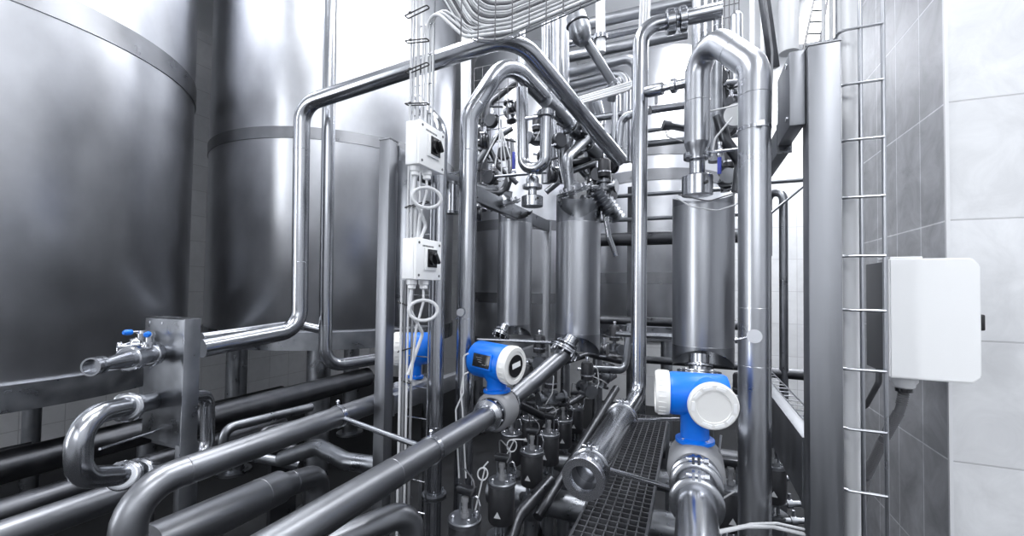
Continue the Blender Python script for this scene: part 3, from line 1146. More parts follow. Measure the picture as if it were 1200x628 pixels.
def tap(label, root, tip_, r, vpos, big=True):
    t = thing('tap_valve', label, 'valve', root)
    d = (tip_ - root)
    L_ = d.length
    d.normalize()
    mb = MB()
    mb.lathe(root, d, [(0, r), (L_ * .52, r), (L_ * .56, r), (L_ * .8, r * .62), (L_ * .88, r * .6), (L_ * .88, r * .95), (L_ * .92, r * .95), (L_ * .92, r * .85), (L_ * .95, r * .85), (L_ * .95, r * .95), (L_, r * .95), (L_, r * .78), (L_ * .93, r * .74), (L_ * .93, .001)], 32)
    mb.build('tap_body', 'steel', t)
    for f, h in (((.17), .028), (.47, .034)) if big else ((.5, .026),):
        union_nut(t, root + d * L_ * f, d, r * .98, h)
    b = root + d * L_ * vpos
    o = MB().lathe(b, (0, 0, 1), [(r * .8, .014), (r * 1.35, .014), (r * 1.35, .019), (r * 1.6, .019), (r * 1.6, .0115), (r * 2.3, .0115), (r * 2.3, .015), (r * 2.8, .013), (r * 2.8, .004)], 20).build('valve_bonnet', 'steel', t)
    hz = b + Vector((0, 0, r * 2.6))
    u, v, _ = frame_of(d)
    lev = (d * .8 - u * .35).normalized()
    MB().cyl(hz, hz + lev * .035, .0035, n=10).build('handle_rod', 'bolt', o)
    MB().lathe(hz + lev * .028, lev, [(0, .006), (.004, .0095), (.02, .0095), (.027, .006)], 16).build('blue_handle', 'blue', o)['label'] = 'blue handle'
    return t


root = along(W(205, 412, 1.5), 'y', px=205)
root = Vector((W(204, 414, 1.5).x, c0.y, W(204, 411, 1.5).z))
tap('nearer tap on the valve panel with its open threaded end pointing left', root, W(106, 430, 1.18), .027, .2)
root2 = Vector((W(183, 404, 1.5).x, c0.y, W(183, 404, 1.5).z))
tap('farther tap on the valve panel with a blue handle, behind the nearer tap', root2, W(137, 407, 1.42), .019, .3, False)

# U bend
ua = Vector((W(194, 467, 1.5).x, c0.y + .0, W(194, 467, 1.5).z))
ub = Vector((W(197, 546, 1.5).x, c0.y + .0, W(197, 546, 1.5).z))
t = thing('pipe_bend', 'U shaped pipe bend with union nuts on the lower half of the valve panel', 'pipe', ua)
k1, k2 = W(92, 489, 1.12), W(92, 560, 1.12)
MB().pipe([ua, W(150, 476, 1.28), k1, k2, W(150, 556, 1.28), ub], .029, .07, 28).build('pipe_run', 'steel', t)
union_nut(t, W(150, 477, 1.28), (ua - W(150, 477, 1.28)), .029, .03)
union_nut(t, W(146, 557, 1.26), (ub - W(150, 556, 1.28)), .029, .026)
union_nut(t, W(160, 554, 1.31), (ub - W(150, 556, 1.28)), .029, .02)
t = pipe('steel_pipe', 'thin rod slanting across the inside of the U bend', [W(117, 526, 1.2), W(186, 504, 1.49)], .0035, m='bolt', n=10, cat='rod')
pipe('steel_pipe', 'return pipe bend on the right side of the valve panel', [W(216, 466, 1.62), W(243, 463, 1.75), W(243, 533, 1.75), W(213, 540, 1.62)], .026, .05, 'steel', 24)

# ================================================================== SWITCH BOXES + CABLE BUNDLE


def switch_box(label, px, ytop, ybot, z=1.43):
    p = W(px, (ytop + ybot) / 2, z)
    z1_, z0_ = along(p, 'z', py=ytop).z, along(p, 'z', py=ybot).z
    sx = along(p, 'x', px=px + 17).x - p.x
    q = Vector((p.x + sx, p.y, p.z))
    sy = along(q, 'y', px=px + 46).y - q.y
    t = thing('switch_box', label, 'switch box', (p.x, p.y, z0_))
    x1_ = p.x + sx
    y0, y1 = p.y, p.y + sy
    MB().bb(p.x, x1_ - .012, y0, y1, z0_, z1_, .004).build('box_body', 'white', t)
    lid = MB().bb(x1_ - .011, x1_, y0 - .001, y1 + .001, z0_ - .001, z1_ + .001, .003).build('lid', 'white', t)
    yc, zc = (y0 + y1) / 2 + .004, (z0_ + z1_) / 2 + .004
    o = MB().bb(x1_, x1_ + .006, yc - .037, yc + .033, zc - .04, zc + .036, .002).build('switch_plate', 'white', t)
    MB().bb(x1_ + .005, x1_ + .009, yc - .024, yc + .032, zc - .03, zc + .032, .001).build('switch_face', 'blackgloss', o)
    kn = MB().cyl((x1_ + .008, yc + .004, zc), (x1_ + .02, yc + .004, zc), .022, n=28).ring((x1_ + .012, yc + .004, zc), (1, 0, 0), .0225, .0012, 28, 6)
    kn.box((x1_ + .026, yc + .004, zc), .014, .011, .04, Matrix.Rotation(R_(35), 3, 'X'), .002)
    kn.build('rotary_knob', 'blackgloss', t)
    for yy in (y0 + .014, y1 - .014):
        for zz in (z0_ + .014, z1_ - .014):
            MB().cyl((x1_ - .001, yy, zz), (x1_ + .0015, yy, zz), .0045, n=12).build('lid_screw', 'grey', lid)
    mb = MB()
    for k in range(9):
        mb.bb(x1_, x1_ + .0006, y0 + .035 + k * .0075, y0 + .04 + k * .0075, z1_ - .026, z1_ - .02)
    mb.build('printed_line', 'grey', lid)
    for yy, xx in ((y0 + .03, p.x + .02), (y0 + .085, p.x + .03)):
        g = MB().lathe((xx, yy, z0_ + .002), (0, 0, -1), [(0, .018), (.018, .018), (.022, .014), (.032, .014), (.036, .008)], 16).build('cable_gland', 'white', t)
    return t, p, z0_


s1, sp1, sz1 = switch_box('upper white switch box with a black rotary knob', 475, 142, 193)
s2, sp2, sz2 = switch_box('lower white switch box with a black rotary knob', 471, 279, 327)


def cable(label, pts, r=.004, R=.03, m='cable', group=None, n=10, name='cable'):
    return tag(MB().pipe(pts, r, R, n).build(name, m, origin=Vector(pts[0])), label, 'cable', group)


# loops under boxes
for nm, (ox, oy, lab) in enumerate(((sp1, sz1, 'upper'), (sp2, sz2, 'lower'))):
    a = Vector((ox.x + .02, ox.y + .03, oy - .03))
    b = Vector((ox.x + .03, ox.y + .085, oy - .03))
    q = []
    for k in range(15):
        th = -PI / 2 + 1.75 * 2 * PI * k / 14 * .55
        q.append(a + Vector((.035 + .035 * math.sin(th + .0), .02 + .035 * math.sin(th), -.075 - .035 * math.cos(th) * (1.0))))
    cable('white cable looping out under the %s switch box' % lab, [a] + q + [a + Vector((-.0, .07, -.16)), a + Vector((-.03, .03, -.3))], .006, .02, n=12)
    cable('second pale cable dropping from the %s switch box' % lab, [b, b + Vector((0, 0, -.05)), a + Vector((.0, .03, -.14)), a + Vector((-.025, .04, -.32))], .0045, .03)

# vertical bundle of cables and the wire tray
zc_ = 1.52
xs_up = [(477, .0042), (481, .0035), (485.5, .0065), (491, .0045), (495, .006), (499.5, .0045), (503, .0035)]
for k, (px, r) in enumerate(xs_up):
    b_ = W(px, 300, zc_ + .008 * (k % 3))
    lo = along(b_, 'z', py=150 if k > 3 else 310)
    if k > 3:
        topc = [along(b_, 'z', py=26 - 3 * (k - 4)), W(512 + 4 * (k - 4), 14 - (k - 4) * 2, 1.5), W(545 + 4 * (k - 4), 44 - 5 * (k - 4), 1.49), W(600, 36 - 5 * (k - 4), 1.5), W(700, -6 - 5 * (k - 4), 1.5), W(850, -66 - 5 * (k - 4), 1.55)]
    else:
        topc = [along(b_, 'z', py=-60)]
    cable(('pale cable in the vertical bundle, turning right into the overhead tray' if k > 3 else 'pale cable above the switch boxes, running straight up to the ceiling') + [', leftmost of four', ', second from the left', ', third from the left', ', rightmost of four', ', leftmost', ', middle one', ', rightmost'][k], [lo] + topc, r, .05, 'cable' if k % 3 != 1 else 'conduit', 'vertical cables turning into the tray' if k > 3 else 'straight vertical cables')
for k, (px, r) in enumerate(((468, .0045), (472, .006), (476, .004), (481, .005))):
    b_ = W(px, 480, 1.5 + .008 * (k % 2))
    cable('grey cable in the tied bundle below the lower switch box, ' + ('leftmost', 'second from the left', 'third from the left', 'rightmost')[k], [along(b_, 'z', py=328), along(b_, 'z', py=660)], r, m='sensor' if k % 2 else 'cable', group='tied cables below the lower switch box')
bt = W(506, 200, 1.53)
ta = along(bt, 'z', py=-60)
ladder('tall vertical wire tray behind the cable bundle and switch boxes', (bt.x - .09, bt.y, .2), (bt.x - .09, bt.y, ta.z), (1, 0, 0), .09, 24, .0022, m='steel')
# cable ties
tie_at = ['topmost', 'second from the top', 'third from the top', 'just above the upper switch box', 'between the two switch boxes', 'just below the lower switch box', 'at the height of the left meter, upper', 'at the height of the left meter, lower', 'near the floor, upper', 'near the floor, lower']
for k, y in enumerate((14, 48, 80, 122, 240, 356, 410, 446, 520, 580)):
    up_ = y < 300
    c = W((489 if up_ else 474.5), y, 1.515)
    w2, d2 = (.046, .009) if up_ else (.024, .009)
    tilt = (.008, -.006)[k % 2]
    q = [c + Vector((-w2, -d2, -tilt)), c + Vector((w2, -d2, tilt)), c + Vector((w2, d2, tilt)), c + Vector((-w2, d2, -tilt)), c + Vector((-w2, -d2, -tilt))]
    mb = MB()
    mb.pipe(q, .0024, .006, 6)
    mb.box(c + Vector((-w2 * .5, -d2 - .002, -tilt * .5)), .01, .006, .006)
    tag(mb.build('cable_tie', 'black'), 'black cable tie round the vertical cable bundle, ' + tie_at[k], 'cable tie', 'cable ties on the vertical bundle')

# overhead tray
for k in range(16):
    dy = -k * 2.7
    zz = 1.5 + .01 * (k % 5)
    pts = [W(498 + k * 3.2, -40, zz), W(548 + k * 1.5, 46 + dy * 1.15, zz), W(585 + k, 46 + dy * 1.2, zz + .01), W(705, -2 + dy * 1.1, zz + .03), W(860, -64 + dy * 1.1, zz + .06)]
    cable('cable sweeping in a sagging curve through the overhead tray', pts, (.003, .0045, .0035, .005)[k % 4], .12, ('cable', 'sensor', 'conduit', 'cable_dark', 'cable')[k % 5], 'cables in the overhead tray')
tr = thing('overhead_tray', 'wire basket tray sagging overhead at the top centre', 'cable tray', W(550, 40, 1.62))
for k in range(6):
    MB().pipe([W(500 + k * 9, -30, 1.56), W(550 + k * 3, 50 - k * 9, 1.56), W(590, 50 - k * 9, 1.56), W(712, -4 - 9 * k, 1.6), W(870, -67 - 9 * k, 1.68)], .0025, .12, 8).build('wire_rail', 'dull', tr)
for k in range(9):
    f = k / 8
    a = W(540 + 160 * f, 50 - max(0, f - .2) * 62, 1.47 + .03 * f)
    MB().pipe([a, along(a, 'z', py=0 - 10 * f) + Vector((0, 0, .0))], .0022, .01, 8).build('cross_wire', 'cable_dark', tr)
# lower tray at (700-745,115-95)
tr2 = [W(664, 126, 2.3), W(742, 104, 2.0), W(748, 80, 2.0), W(752, -20, 2.0)]
for k in range(4):
    cable('bundled cable left of the tall central pipe, ' + ('lowest', 'second lowest', 'second highest', 'highest')[k] + ' in its bundle', [p + Vector((0, 0, .013 * k)) + Vector((.013 * k, 0, 0)) for p in tr2], .006, .04, ('cable', 'conduit')[k % 2], 'bundle left of the tall central pipe')

# ================================================================== BACKGROUND PIPING (upper)
def xpipe(label, px, py, z, r, pxa, pxb, m='clad', name='steel_pipe', **kw):
    c = W(px, py, z)
    return pipe(name, label, [along(c, 'x', px=pxa), along(c, 'x', px=pxb)], r, m=m, n=20, **kw)


ords = ['topmost', 'second', 'third', 'fourth', 'fifth', 'sixth']
for k, (py, z, r, m, a, b) in enumerate(((26, 2.8, .038, 'clad', 655, 812), (44, 2.8, .026, 'steel', 655, 790), (60, 2.8, .036, 'clad', 655, 806))):
    xpipe('%s of the bright horizontal pipes at the top, behind the tall central pipe' % ords[k], 700, py, z, r, a, b, m)
for k, (py, py2, z, r, x2) in enumerate(((88, 66, 2.6, .03, 746), (103, 84, 2.65, .028, 734), (118, 100, 2.7, .028, 722))):
    pipe('clad_pipe', '%s of the three nested clad pipes that bend down behind the central pipe' % ('outer', 'middle', 'inner')[k], [W(655, py, z), W(x2, py2, z - .1), along(W(x2, py2, z - .1), 'z', py=190)], r, .07, 'clad', welds=[(0, .6), (1, .2)])
pipe('clad_pipe', 'bright thick upright clad pipe in the upper centre', [W(657, 22, 2.45), W(657, 200, 2.45)], .05, m='clad', n=30, welds=[(0, .4)])
pipe('clad_pipe', 'slimmer bright upright pipe beside the thick clad one', [W(640, 15, 2.5), W(640, 215, 2.5)], .028, m='clad', n=30)
pipe('steel_pipe', 'white upright pipe with a collar at the top left of the central pipe', [W(703, -40, 2.3), W(704, 62, 2.3)], .025, m='conduit', n=24, unions=[(0, .82)])
pipe('steel_pipe', 'dark pipe slanting down steeply in the upper centre', [W(677, 22, 2.2), W(686, 46, 2.2), W(720, 100, 2.25), W(716, 118, 2.3)], .024, .05, 'dull', flanges=[(1, .96)])
t = thing('pump_head', 'dark rounded pump head hanging from the overhead tray', 'pump', W(678, 25, 2.15))
MB().lathe(W(674, 16, 2.15), W(684, 52, 2.15) - W(674, 16, 2.15), [(0, .03), (.01, .05), (.09, .055), (.14, .045), (.16, .025)], 28).build('pump_casing', 'dull', t)
MB().ring(W(677, 28, 2.15), W(684, 52, 2.15) - W(674, 16, 2.15), .054, .006).build('casing_ring', 'dark', t)
pipe('painted_duct', 'white upright duct beside the top of the upright pipe', [W(546, -40, 2.3), W(546, 330, 2.3)], .028, m='conduit', n=24)
pipe('steel_pipe', 'white slim upright pipe above the U tube', [Vector((W(611, 60, 2.6).x, W(611, 60, 2.6).y, CEIL)), W(611, 108, 2.6)], .022, m='clad', n=20)
# U tube
t = thing('pipe_bend', 'U shaped tube hanging in front of the rear columns', 'pipe', W(612, 120, 1.95))
MB().pipe([W(612, 104, 1.95), W(613, 196, 1.95), W(639, 198, 1.9), W(640, 132, 1.9)], .0265, .05, 26).build('pipe_run', 'steel', t)
union_nut(t, W(640, 134, 1.9), (0, 0, 1), .027, .03)
MB().cyl(W(616, 139, 1.93), W(640, 136, 1.9), .009, n=14).build('link_tube', 'bolt', t)
t = thing('valve_stack', 'bright valve stack on the rear left column', 'valve', W(624, 215, 2.0))
c = W(624, 215, 2.0)
MB().lathe(along(c, 'z', py=242), (0, 0, 1), [(0, .02), (0, .05), (.045, .05), (.048, .045), (.048, .02), (.085, .02), (.085, .046), (.1, .046), (.1, .03), (.13, .03), (.15, .018)], 32).build('valve_body', 'steel', t)
MB().cyl(W(630, 232, 1.94), W(630.3, 232, 1.935), .005, n=10).build('port_plug', 'black', t)

# flanged caps on top of the middle/rear columns
t = thing('column_lid', 'dark round flanged lid on the middle column', 'lid', W(672, 226, 2.12))
flange(t, W(672, 224, 2.12), (-.25, -.35, 1), .08, .01, 10, 'dull')
MB().lathe(W(672, 224, 2.12), Vector((-.25, -.35, 1)), [(0, .05), (.03, .045), (.05, .02)], 28).build('lid_dome', 'dull', t)
t = thing('column_lid', 'dark round flanged lid on the rear left column', 'lid', W(590, 232, 2.7))
flange(t, W(592, 240, 2.6), (-.25, -.35, 1), .1, .01, 10, 'dull')
MB().lathe(W(592, 240, 2.6), Vector((-.25, -.35, 1)), [(0, .06), (.03, .055), (.06, .02)], 28).build('lid_dome', 'dull', t)
pipe('steel_pipe', 'dark curved pipe standing on the lid of the middle column', [W(668, 228, 2.1), W(664, 185, 2.1), W(690, 160, 2.4)], .026, .07, 'dull')

# middle clutter: horizontals behind the central pipe
for (px, py, z, r, a, b, m, lab) in (
        (770, 128, 2.5, .022, 655, 900, 'steel', 'slim horizontal pipe crossing behind the central pipe, just below the side valve'),
        (770, 152, 2.6, .012, 700, 900, 'dull', 'thin horizontal tube behind the central pipe below the slim one'),
        (740, 171, 2.7, .02, 690, 880, 'dull', 'horizontal pipe behind the swan neck pipe'),
        (740, 229, 2.9, .014, 690, 893, 'dull', 'upper of the two thin rails behind the near right column'),
        (740, 257, 2.9, .014, 690, 893, 'dull', 'lower of the two thin rails behind the near right column'),
        (740, 280, 2.9, .045, 690, 893, 'dark', 'thick dark horizontal pipe behind the near right column'),
        (740, 376, 2.9, .03, 690, 893, 'dark', 'dark horizontal pipe at the foot of the far tank'),
        (740, 392, 2.4, .016, 722, 893, 'steel', 'bright thin horizontal pipe crossing behind the central pipe near its foot'),
        (740, 420, 2.9, .025, 700, 893, 'dark', 'dark low horizontal pipe under the bright thin one')):
    xpipe(lab, px, py, z, r, a, b, m)
pipe('steel_pipe', 'curved dark pipe under the middle column going right', [W(690, 432, 2.4), W(732, 434, 2.5), W(738, 380, 2.6)], .022, .06, 'dull')
pipe('steel_pipe', 'thin bright rod left of the middle column flange', [W(560, 398, 2.6), W(655, 402, 2.3)], .009, m='steel')
pipe('steel_pipe', 'small hooked upright pipe left of the broad steel post, nearer one', [W(919, 560, 2.4), W(918, 226, 2.4), W(900, 226, 2.5), W(900, 300, 2.5)], .022, .05, 'dull')
xpipe('dark short horizontal pipe left of the broad steel post', 925, 438, 2.4, .03, 880, 955, 'dark')
xpipe('thin rail left of the broad steel post at mid height', 919, 212, 2.4, .014, 895, 955, 'dull')
tag(MB().cyl(W(898, 254, 2.37), W(948, 213, 2.4), .008, n=10).build('brace_rod', 'dull'), 'thin diagonal brace rod left of the broad steel post', 'rod')
# upper right verticals
for k, (px, z, r, y1, m, lab) in enumerate((
        (924.5, 1.75, .036, 62, 'conduit', 'white upright duct standing on the upper bracket plate'),
        (863, 2.3, .03, 110, 'clad', 'clad upright pipe with a rounded top behind the clad arch'),
        (881, 2.6, .014, 140, 'conduit', 'thin white upright tube at the top right'),
        (893, 2.6, .01, 140, 'conduit', 'thinnest white upright tube at the top right'))):
    zt0 = along(W(px, 50, z), 'z', py=20 if px == 863 else -80)
    lo = along(W(px, 50, z), 'z', py=y1)
    mb = MB().cyl(lo, zt0, r, n=22)
    if px == 863:
        mb.ball(zt0, r, 18)
    tag(mb.build('upright_pipe', m, origin=lo), lab, 'pipe')
ladder('wire tray slanting up between the bracket and the broad post', W(941, 62, 1.5), W(962, -40, 1.8), (1, 0.3, 0), .05, 8, .003, m='cable_dark')
cable('thin grey cable arching beside the upper right brackets', [W(903, 150, 1.9), W(905, 60, 1.9), W(893, -30, 1.9)], .005, .2, 'sensor')
tag(MB().beam(W(907, 80, 2.0), W(893, -20, 2.0), .03, .04).build('brace', 'dark'), 'dark slanting brace at the top right', 'brace')

# side valve left of clad arch (770-805, 105)
t = thing('check_valve', 'bright horizontal check valve joining the central pipe and the clad arch', 'valve', W(785, 103, 1.66))
a, b = W(757, 108, 1.72), W(806, 97, 1.62)
dv = b - a
Lv = dv.length
MB().lathe(a, dv, [(0, .02), (Lv * .1, .024), (Lv * .42, .024), (Lv * .42, .013), (Lv * .6, .013), (Lv * .62, .018), (Lv, .018)], 24).build('valve_body', 'steel', t)
union_nut(t, a + dv * .68, dv, .019, .02)
MB().cyl(W(769, 108, 1.7), W(769, 122, 1.7), .006, n=10).build('drain_stub', 'dull', t)
# black handled valve (785,147)
t = thing('angle_valve', 'dark cylindrical angle valve left of the clad arch leg', 'valve', W(782, 147, 1.75))
MB().lathe(W(777, 146, 1.75), W(806, 151, 1.75) - W(777, 146, 1.75), [(0, .012), (0, .02), (.03, .02), (.03, .014), (.1, .014)], 20).build('valve_body', 'dark', t)
MB().pipe([W(780, 153, 1.74), W(782, 160, 1.74), W(800, 166, 1.72)], .003, .01, 8).build('valve_cable', 'sensor', t)

# blue lever ball valve (843,190)
t = thing('ball_valve', 'small ball valve with a hanging blue lever right of the column coupling', 'valve', W(843, 178, 1.6))
MB().cyl(W(826, 179, 1.6), W(870, 174, 1.5), .006, n=14).build('valve_tube', 'steel', t)
MB().lathe(W(843, 184, 1.58), (0, 0, 1), [(0, .008), (.01, .012), (.025, .012), (.032, .006), (.045, .006), (.045, .009), (.055, .009)], 16).build('valve_body', 'bolt', t)
MB().box(W(843, 194, 1.565), .014, .006, .062, None, .002).build('blue_lever', 'blue_light', t)['label'] = 'blue lever'
t = thing('ball_valve', 'small ball valve with a blue lever between the upright pipe and the U tube', 'valve', W(602, 190, 2.1))
MB().cyl(W(580, 207, 2.1), W(640, 202, 2.0), .007, n=14).build('valve_tube', 'dull', t)
MB().lathe(W(602, 207, 2.08), (0, 0, 1), [(0, .01), (.012, .014), (.03, .012), (.04, .006)], 14).build('valve_body', 'bolt', t)
MB().box(W(602, 188, 2.06), .014, .006, .085, None, .002).build('blue_lever', 'blue_light', t)['label'] = 'blue lever'

# gauge with white face (862,132)
g = W(862, 134, 1.75)
t = thing('pressure_gauge', 'round gauge with a blank white face half behind the clad drop pipe', 'gauge', g)
dn = (EYE - g).normalized()
MB().lathe(g, -dn, [(0, .045), (0, .052), (.03, .052), (.035, .04)], 36).build('gauge_case', 'dull', t)
MB().lathe(g + dn * .002, -dn, [(0, .044), (.003, .044)], 36).build('gauge_face', 'white', t)
pipe('steel_pipe', 'dark curved pipe behind the blue lever valve', [W(842, 135, 1.85), W(850, 165, 1.85), W(868, 190, 1.85), W(864, 225, 1.85)], .024, .06, 'dark')
# thin cables round column top
cable('thin pale cable draped round the top of the near right column', [W(793, 232, 1.6), W(810, 242, 1.58), W(840, 247, 1.57), W(868, 238, 1.6), W(872, 200, 1.6)], .0025, .05)
cable('thin dark cable draped across the near right column top', [W(795, 228, 1.6), W(830, 236, 1.57), W(868, 224, 1.6)], .0025, .05, 'cable_dark')
cable('pale cable slanting from the gauge to the clad arch leg', [W(830, 131, 1.6), W(868, 122, 1.62)], .003)
cable('curly pale cable beside the gauge', [W(858, 138, 1.7), W(848, 150, 1.7), W(838, 162, 1.7), W(834, 182, 1.7)], .004, .05)
cable('white cable along the bottom edge below the largest blue meter', [W(790, 640, .98), W(830, 626, 1.0), W(872, 617, 1.05), W(905, 617, 1.15), W(942, 626, 1.2)], .0055, .1, 'cable')
cable('second white cable along the bottom edge right of the largest blue meter', [W(850, 622, 1.02), W(880, 614, 1.08), W(910, 613, 1.16), W(942, 620, 1.2)], .0035, .1, 'cable')
# coiled cable right of the sensor
for (cx, cy, z, rr, lab, s, e_) in ((837, 597, 1.15, .022, 'thin cable coiled right of the pipe below the largest blue meter', (845, 510), (862, 575)),
                                    (566, 555, 1.5, .017, 'thin pale cable coil in front of the dark actuators', (572, 541), (556, 602)),
                                    (600, 522, 1.8, .02, 'thin pale cable coil below the middle blue meter', (617, 515), (590, 540))):
    c = W(cx, cy, z)
    u = cam_rot @ Vector((1, 0, 0))
    v = Vector((0, 0, 1))
    q = [W(s[0], s[1], z)] + [c + u * rr * math.sin(2 * PI * k / 12) + v * rr * 1.3 * math.cos(2 * PI * k / 12) + Vector((0, -.0004 * k, 0)) for k in range(14)] + [W(e_[0], e_[1], z)]
    cable(lab, q, .0028, .01, 'cable' if cx != 837 else 'sensor', n=8)
# cables from middle meter glands
for k, (yy, lab) in enumerate(((414, 'pale cable dropping from the upper gland of the middle blue meter'), (436, 'pale cable dropping from the lower gland of the middle blue meter'))):
    cable(lab, [W(549, yy, 1.62), W(543, yy + 3, 1.62), W(543 - 3 * k, 460, 1.62), W(534 + 8 * k, 480, 1.62), W(538 + 8 * k, 560, 1.6)], .0032, .02)

# ================================================================== DIAPHRAGM / ACTUATOR VALVES


def actuator_proto():
    t = thing('pneumatic_valve', 'x', 'valve', (0, 0, 0))
    z = Vector((0, 0, 1))
    MB().lathe((0, 0, 0), z, [(-.15, .03), (-.15, .045), (-.142, .05), (-.004, .05), (0, .047), (0, .02)], 36).build('actuator_housing', 'actuator', t)
    MB().lathe((0, 0, 0), z, [(-.012, .05), (-.012, .0535), (.0, .0535), (.004, .05), (.004, .015)], 36).build('housing_lid', 'dull', t)
    for k in range(4):
        a = PI / 4 + k * PI / 2
        MB().lathe((.038 * math.cos(a), .038 * math.sin(a), .003), z, [(0, .006), (.01, .006), (.013, .003)], 10).build('lid_bolt', 'bolt', t)
    o = MB().lathe((0, 0, 0), z, [(.003, .013), (.02, .013), (.02, .009), (.05, .009), (.05, .012), (.064, .012), (.066, .006)], 16).build('position_indicator', 'sensor', t)
    for k in (-1, 1):
        MB().cyl((.022 * k, .01, .002), (.022 * k, .01, .075), .004, n=8).build('guide_rod', 'dull', t)
    MB().box((0, .01, .082), .06, .028, .022, None, .002).build('sensor_block', 'dark', t)
    MB().pipe([(.03, 0, .07), (.045, -.005, .08), (.056, -.005, .05), (.05, -.005, .004)], .003, .01, 8).build('air_elbow', 'bolt', t)
    mb = MB()
    mb.prism([(-.013, -.0508, -.115), (.013, -.0508, -.115), (0, -.0508, -.092)], (0, -1, 0), .0012)
    mb.build('warning_triangle', 'cable', t)
    mb = MB()
    for k in (-1, 1):
        mb.cyl((.02 * k, .0, -.15), (.02 * k, 0, -.2), .007, n=8)
    mb.cyl((0, 0, -.15), (0, 0, -.2), .008, n=10)
    mb.build('yoke', 'dull', t)
    MB().lathe((0, 0, 0), z, [(-.3, .03), (-.27, .04), (-.22, .036), (-.214, .055), (-.2, .055), (-.198, .02)], 30).build('valve_body', 'dull', t)
    MB().cyl((0, 0, -.3), (0, 0, -.87 + 0.0), .028, n=22).build('valve_leg_pipe', 'dull', t)
    return t


proto = actuator_proto()
HV = .725
base = onz(588, 563, HV)
rows = []
lab_front = ['pneumatic valve at the bottom edge, nearest of the dark actuators', 'second dark pneumatic valve from the bottom edge, beside the cable coil', 'third dark pneumatic valve, left of the open sloping tube', 'fourth dark pneumatic valve, beside the dark slanting pipe', 'fifth dark pneumatic valve in the row going back', 'last dark pneumatic valve in the row, under the middle column']
ys = [base.y - .285, base.y, base.y + .33, base.y + .58, base.y + .83, base.y + 1.1]
for k, y in enumerate(ys):
    rows.append((base.x, y, lab_front[k]))
lab2 = ['dark pneumatic valve directly under the middle blue meter', 'dark pneumatic valve in the left row behind the middle blue meter', 'rearmost dark pneumatic valve of the left row']
for k in range(3):
    rows.append((base.x - .17, base.y + .5 + .27 * k, lab2[k]))
lab3 = ['dark pneumatic valve right of the pipe below the largest blue meter', 'dark pneumatic valve behind the clad drop pipe, near the floor beam', 'dark pneumatic valve seen under the lower right beam']
for k, p in enumerate((W(856, 508, 1.55), W(905, 560, 1.75), W(915, 505, 2.3))):
    rows.append((p.x, p.y, lab3[k]))
zv = EZ - HV
for k, (x, y, lab) in enumerate(rows):
    if k == 0:
        proto.location = (x, y, zv)
        proto['label'] = lab
        proto['group'] = 'pneumatic valves on the manifold'
    else:
        copy_thing(proto, (x, y, zv + (.0 if k < 9 else .02)), (k * 37 % 50 - 25) * .01, lab)

# air tubes round actuators
for k in range(9):
    x, y, _ = rows[k % 9]
    a = Vector((x + .02, y, zv + .07))
    b = Vector((x - .06, y + .12, zv - .05 + .03 * (k % 3)))
    cable('thin air hose curling over the pneumatic valves', [a, a + Vector((.03, -.02, .05)), a + Vector((-.05, .04, .07)), b, b + Vector((-.02, .02, -.12))], .0025, .03, 'sensor' if k % 2 else 'cable_dark', 'air hoses on the manifold', 8, 'air_hose')

# manifold pipes under the valves and the grating
for (px, py, z, r, a, b, m, lab) in (
        (700, 600, 1.85, .06, 575, 905, 'dull', 'thick low cross pipe passing under the near part of the grating'),
        (760, 560, 2.15, .05, 640, 905, 'dull', 'low cross pipe passing under the middle of the grating'),
        (760, 524, 2.5, .05, 640, 905, 'dark', 'low cross pipe passing under the far part of the grating')):
    xpipe(lab, px, py, z, r, a, b, m)
pipe('steel_pipe', 'manifold elbow pipe under the second and third pneumatic valves', [W(585, 680, 1.5), W(606, 606, 1.62), W(645, 563, 1.8)], .026, .08, 'dark')
for k, dx in enumerate((-.2, .0)):
    pipe('manifold_pipe', ('left' if k == 0 else 'right') + ' manifold pipe lying under the pneumatic valves', [(base.x + dx - .02, base.y - .6, .12), (base.x + dx - .02, base.y + 1.6, .12)], .045, m='dark')

# ================================================================== GRATINGS


def grating(label, x0, x1, y0, y1, z, pitch, h=.02, bw=.004):
    t = thing('floor_grating', label, 'grating', ((x0 + x1) / 2, (y0 + y1) / 2, z - h))
    mb = MB()
    for a in (x0, x1):
        mb.bb(a - bw, a + bw, y0, y1, z - h - .004, z)
    for a in (y0, y1):
        mb.bb(x0, x1, a - bw, a + bw, z - h - .004, z)
    mb.build('edge_frame', 'grating', t)
    mb = MB()
    nx = max(2, round((x1 - x0) / pitch))
    ny = max(2, round((y1 - y0) / (pitch * 1.15)))
    for k in range(1, nx):
        a = x0 + (x1 - x0) * k / nx
        mb.bb(a - bw / 2, a + bw / 2, y0, y1, z - h, z - .001)
    for k in range(1, ny):
        a = y0 + (y1 - y0) * k / ny
        mb.bb(x0, x1, a - bw / 2, a + bw / 2, z - h, z)
    mb.build('bars', 'grating', t)
    for a in (x0, x1):
        MB().bb(a - .01, a + .01, y0 + .02, y0 + .04, 0, z - h).build('leg', 'dull', t)
        MB().bb(a - .01, a + .01, y1 - .04, y1 - .02, 0, z - h).build('leg', 'dull', t)
    return t


HG = .72
ga, gb = onz(668, 628, HG), onz(757, 628, HG)
gf = onz(770, 488, HG)
grating('long grating walkway between the open tube and the largest blue meter', ga.x, gb.x, ga.y - .25, gf.y, EZ - HG, .028)
HG2 = .95
ga, gb = onz(318, 620, HG2), onz(352, 640, HG2)
gf = onz(432, 560, HG2)
grating('short grating at the lower left behind the thick elbow', ga.x, ga.x + .16, ga.y - .3, gf.y + .3, EZ - HG2, .036)

# small butterfly valves and fittings in the clutter


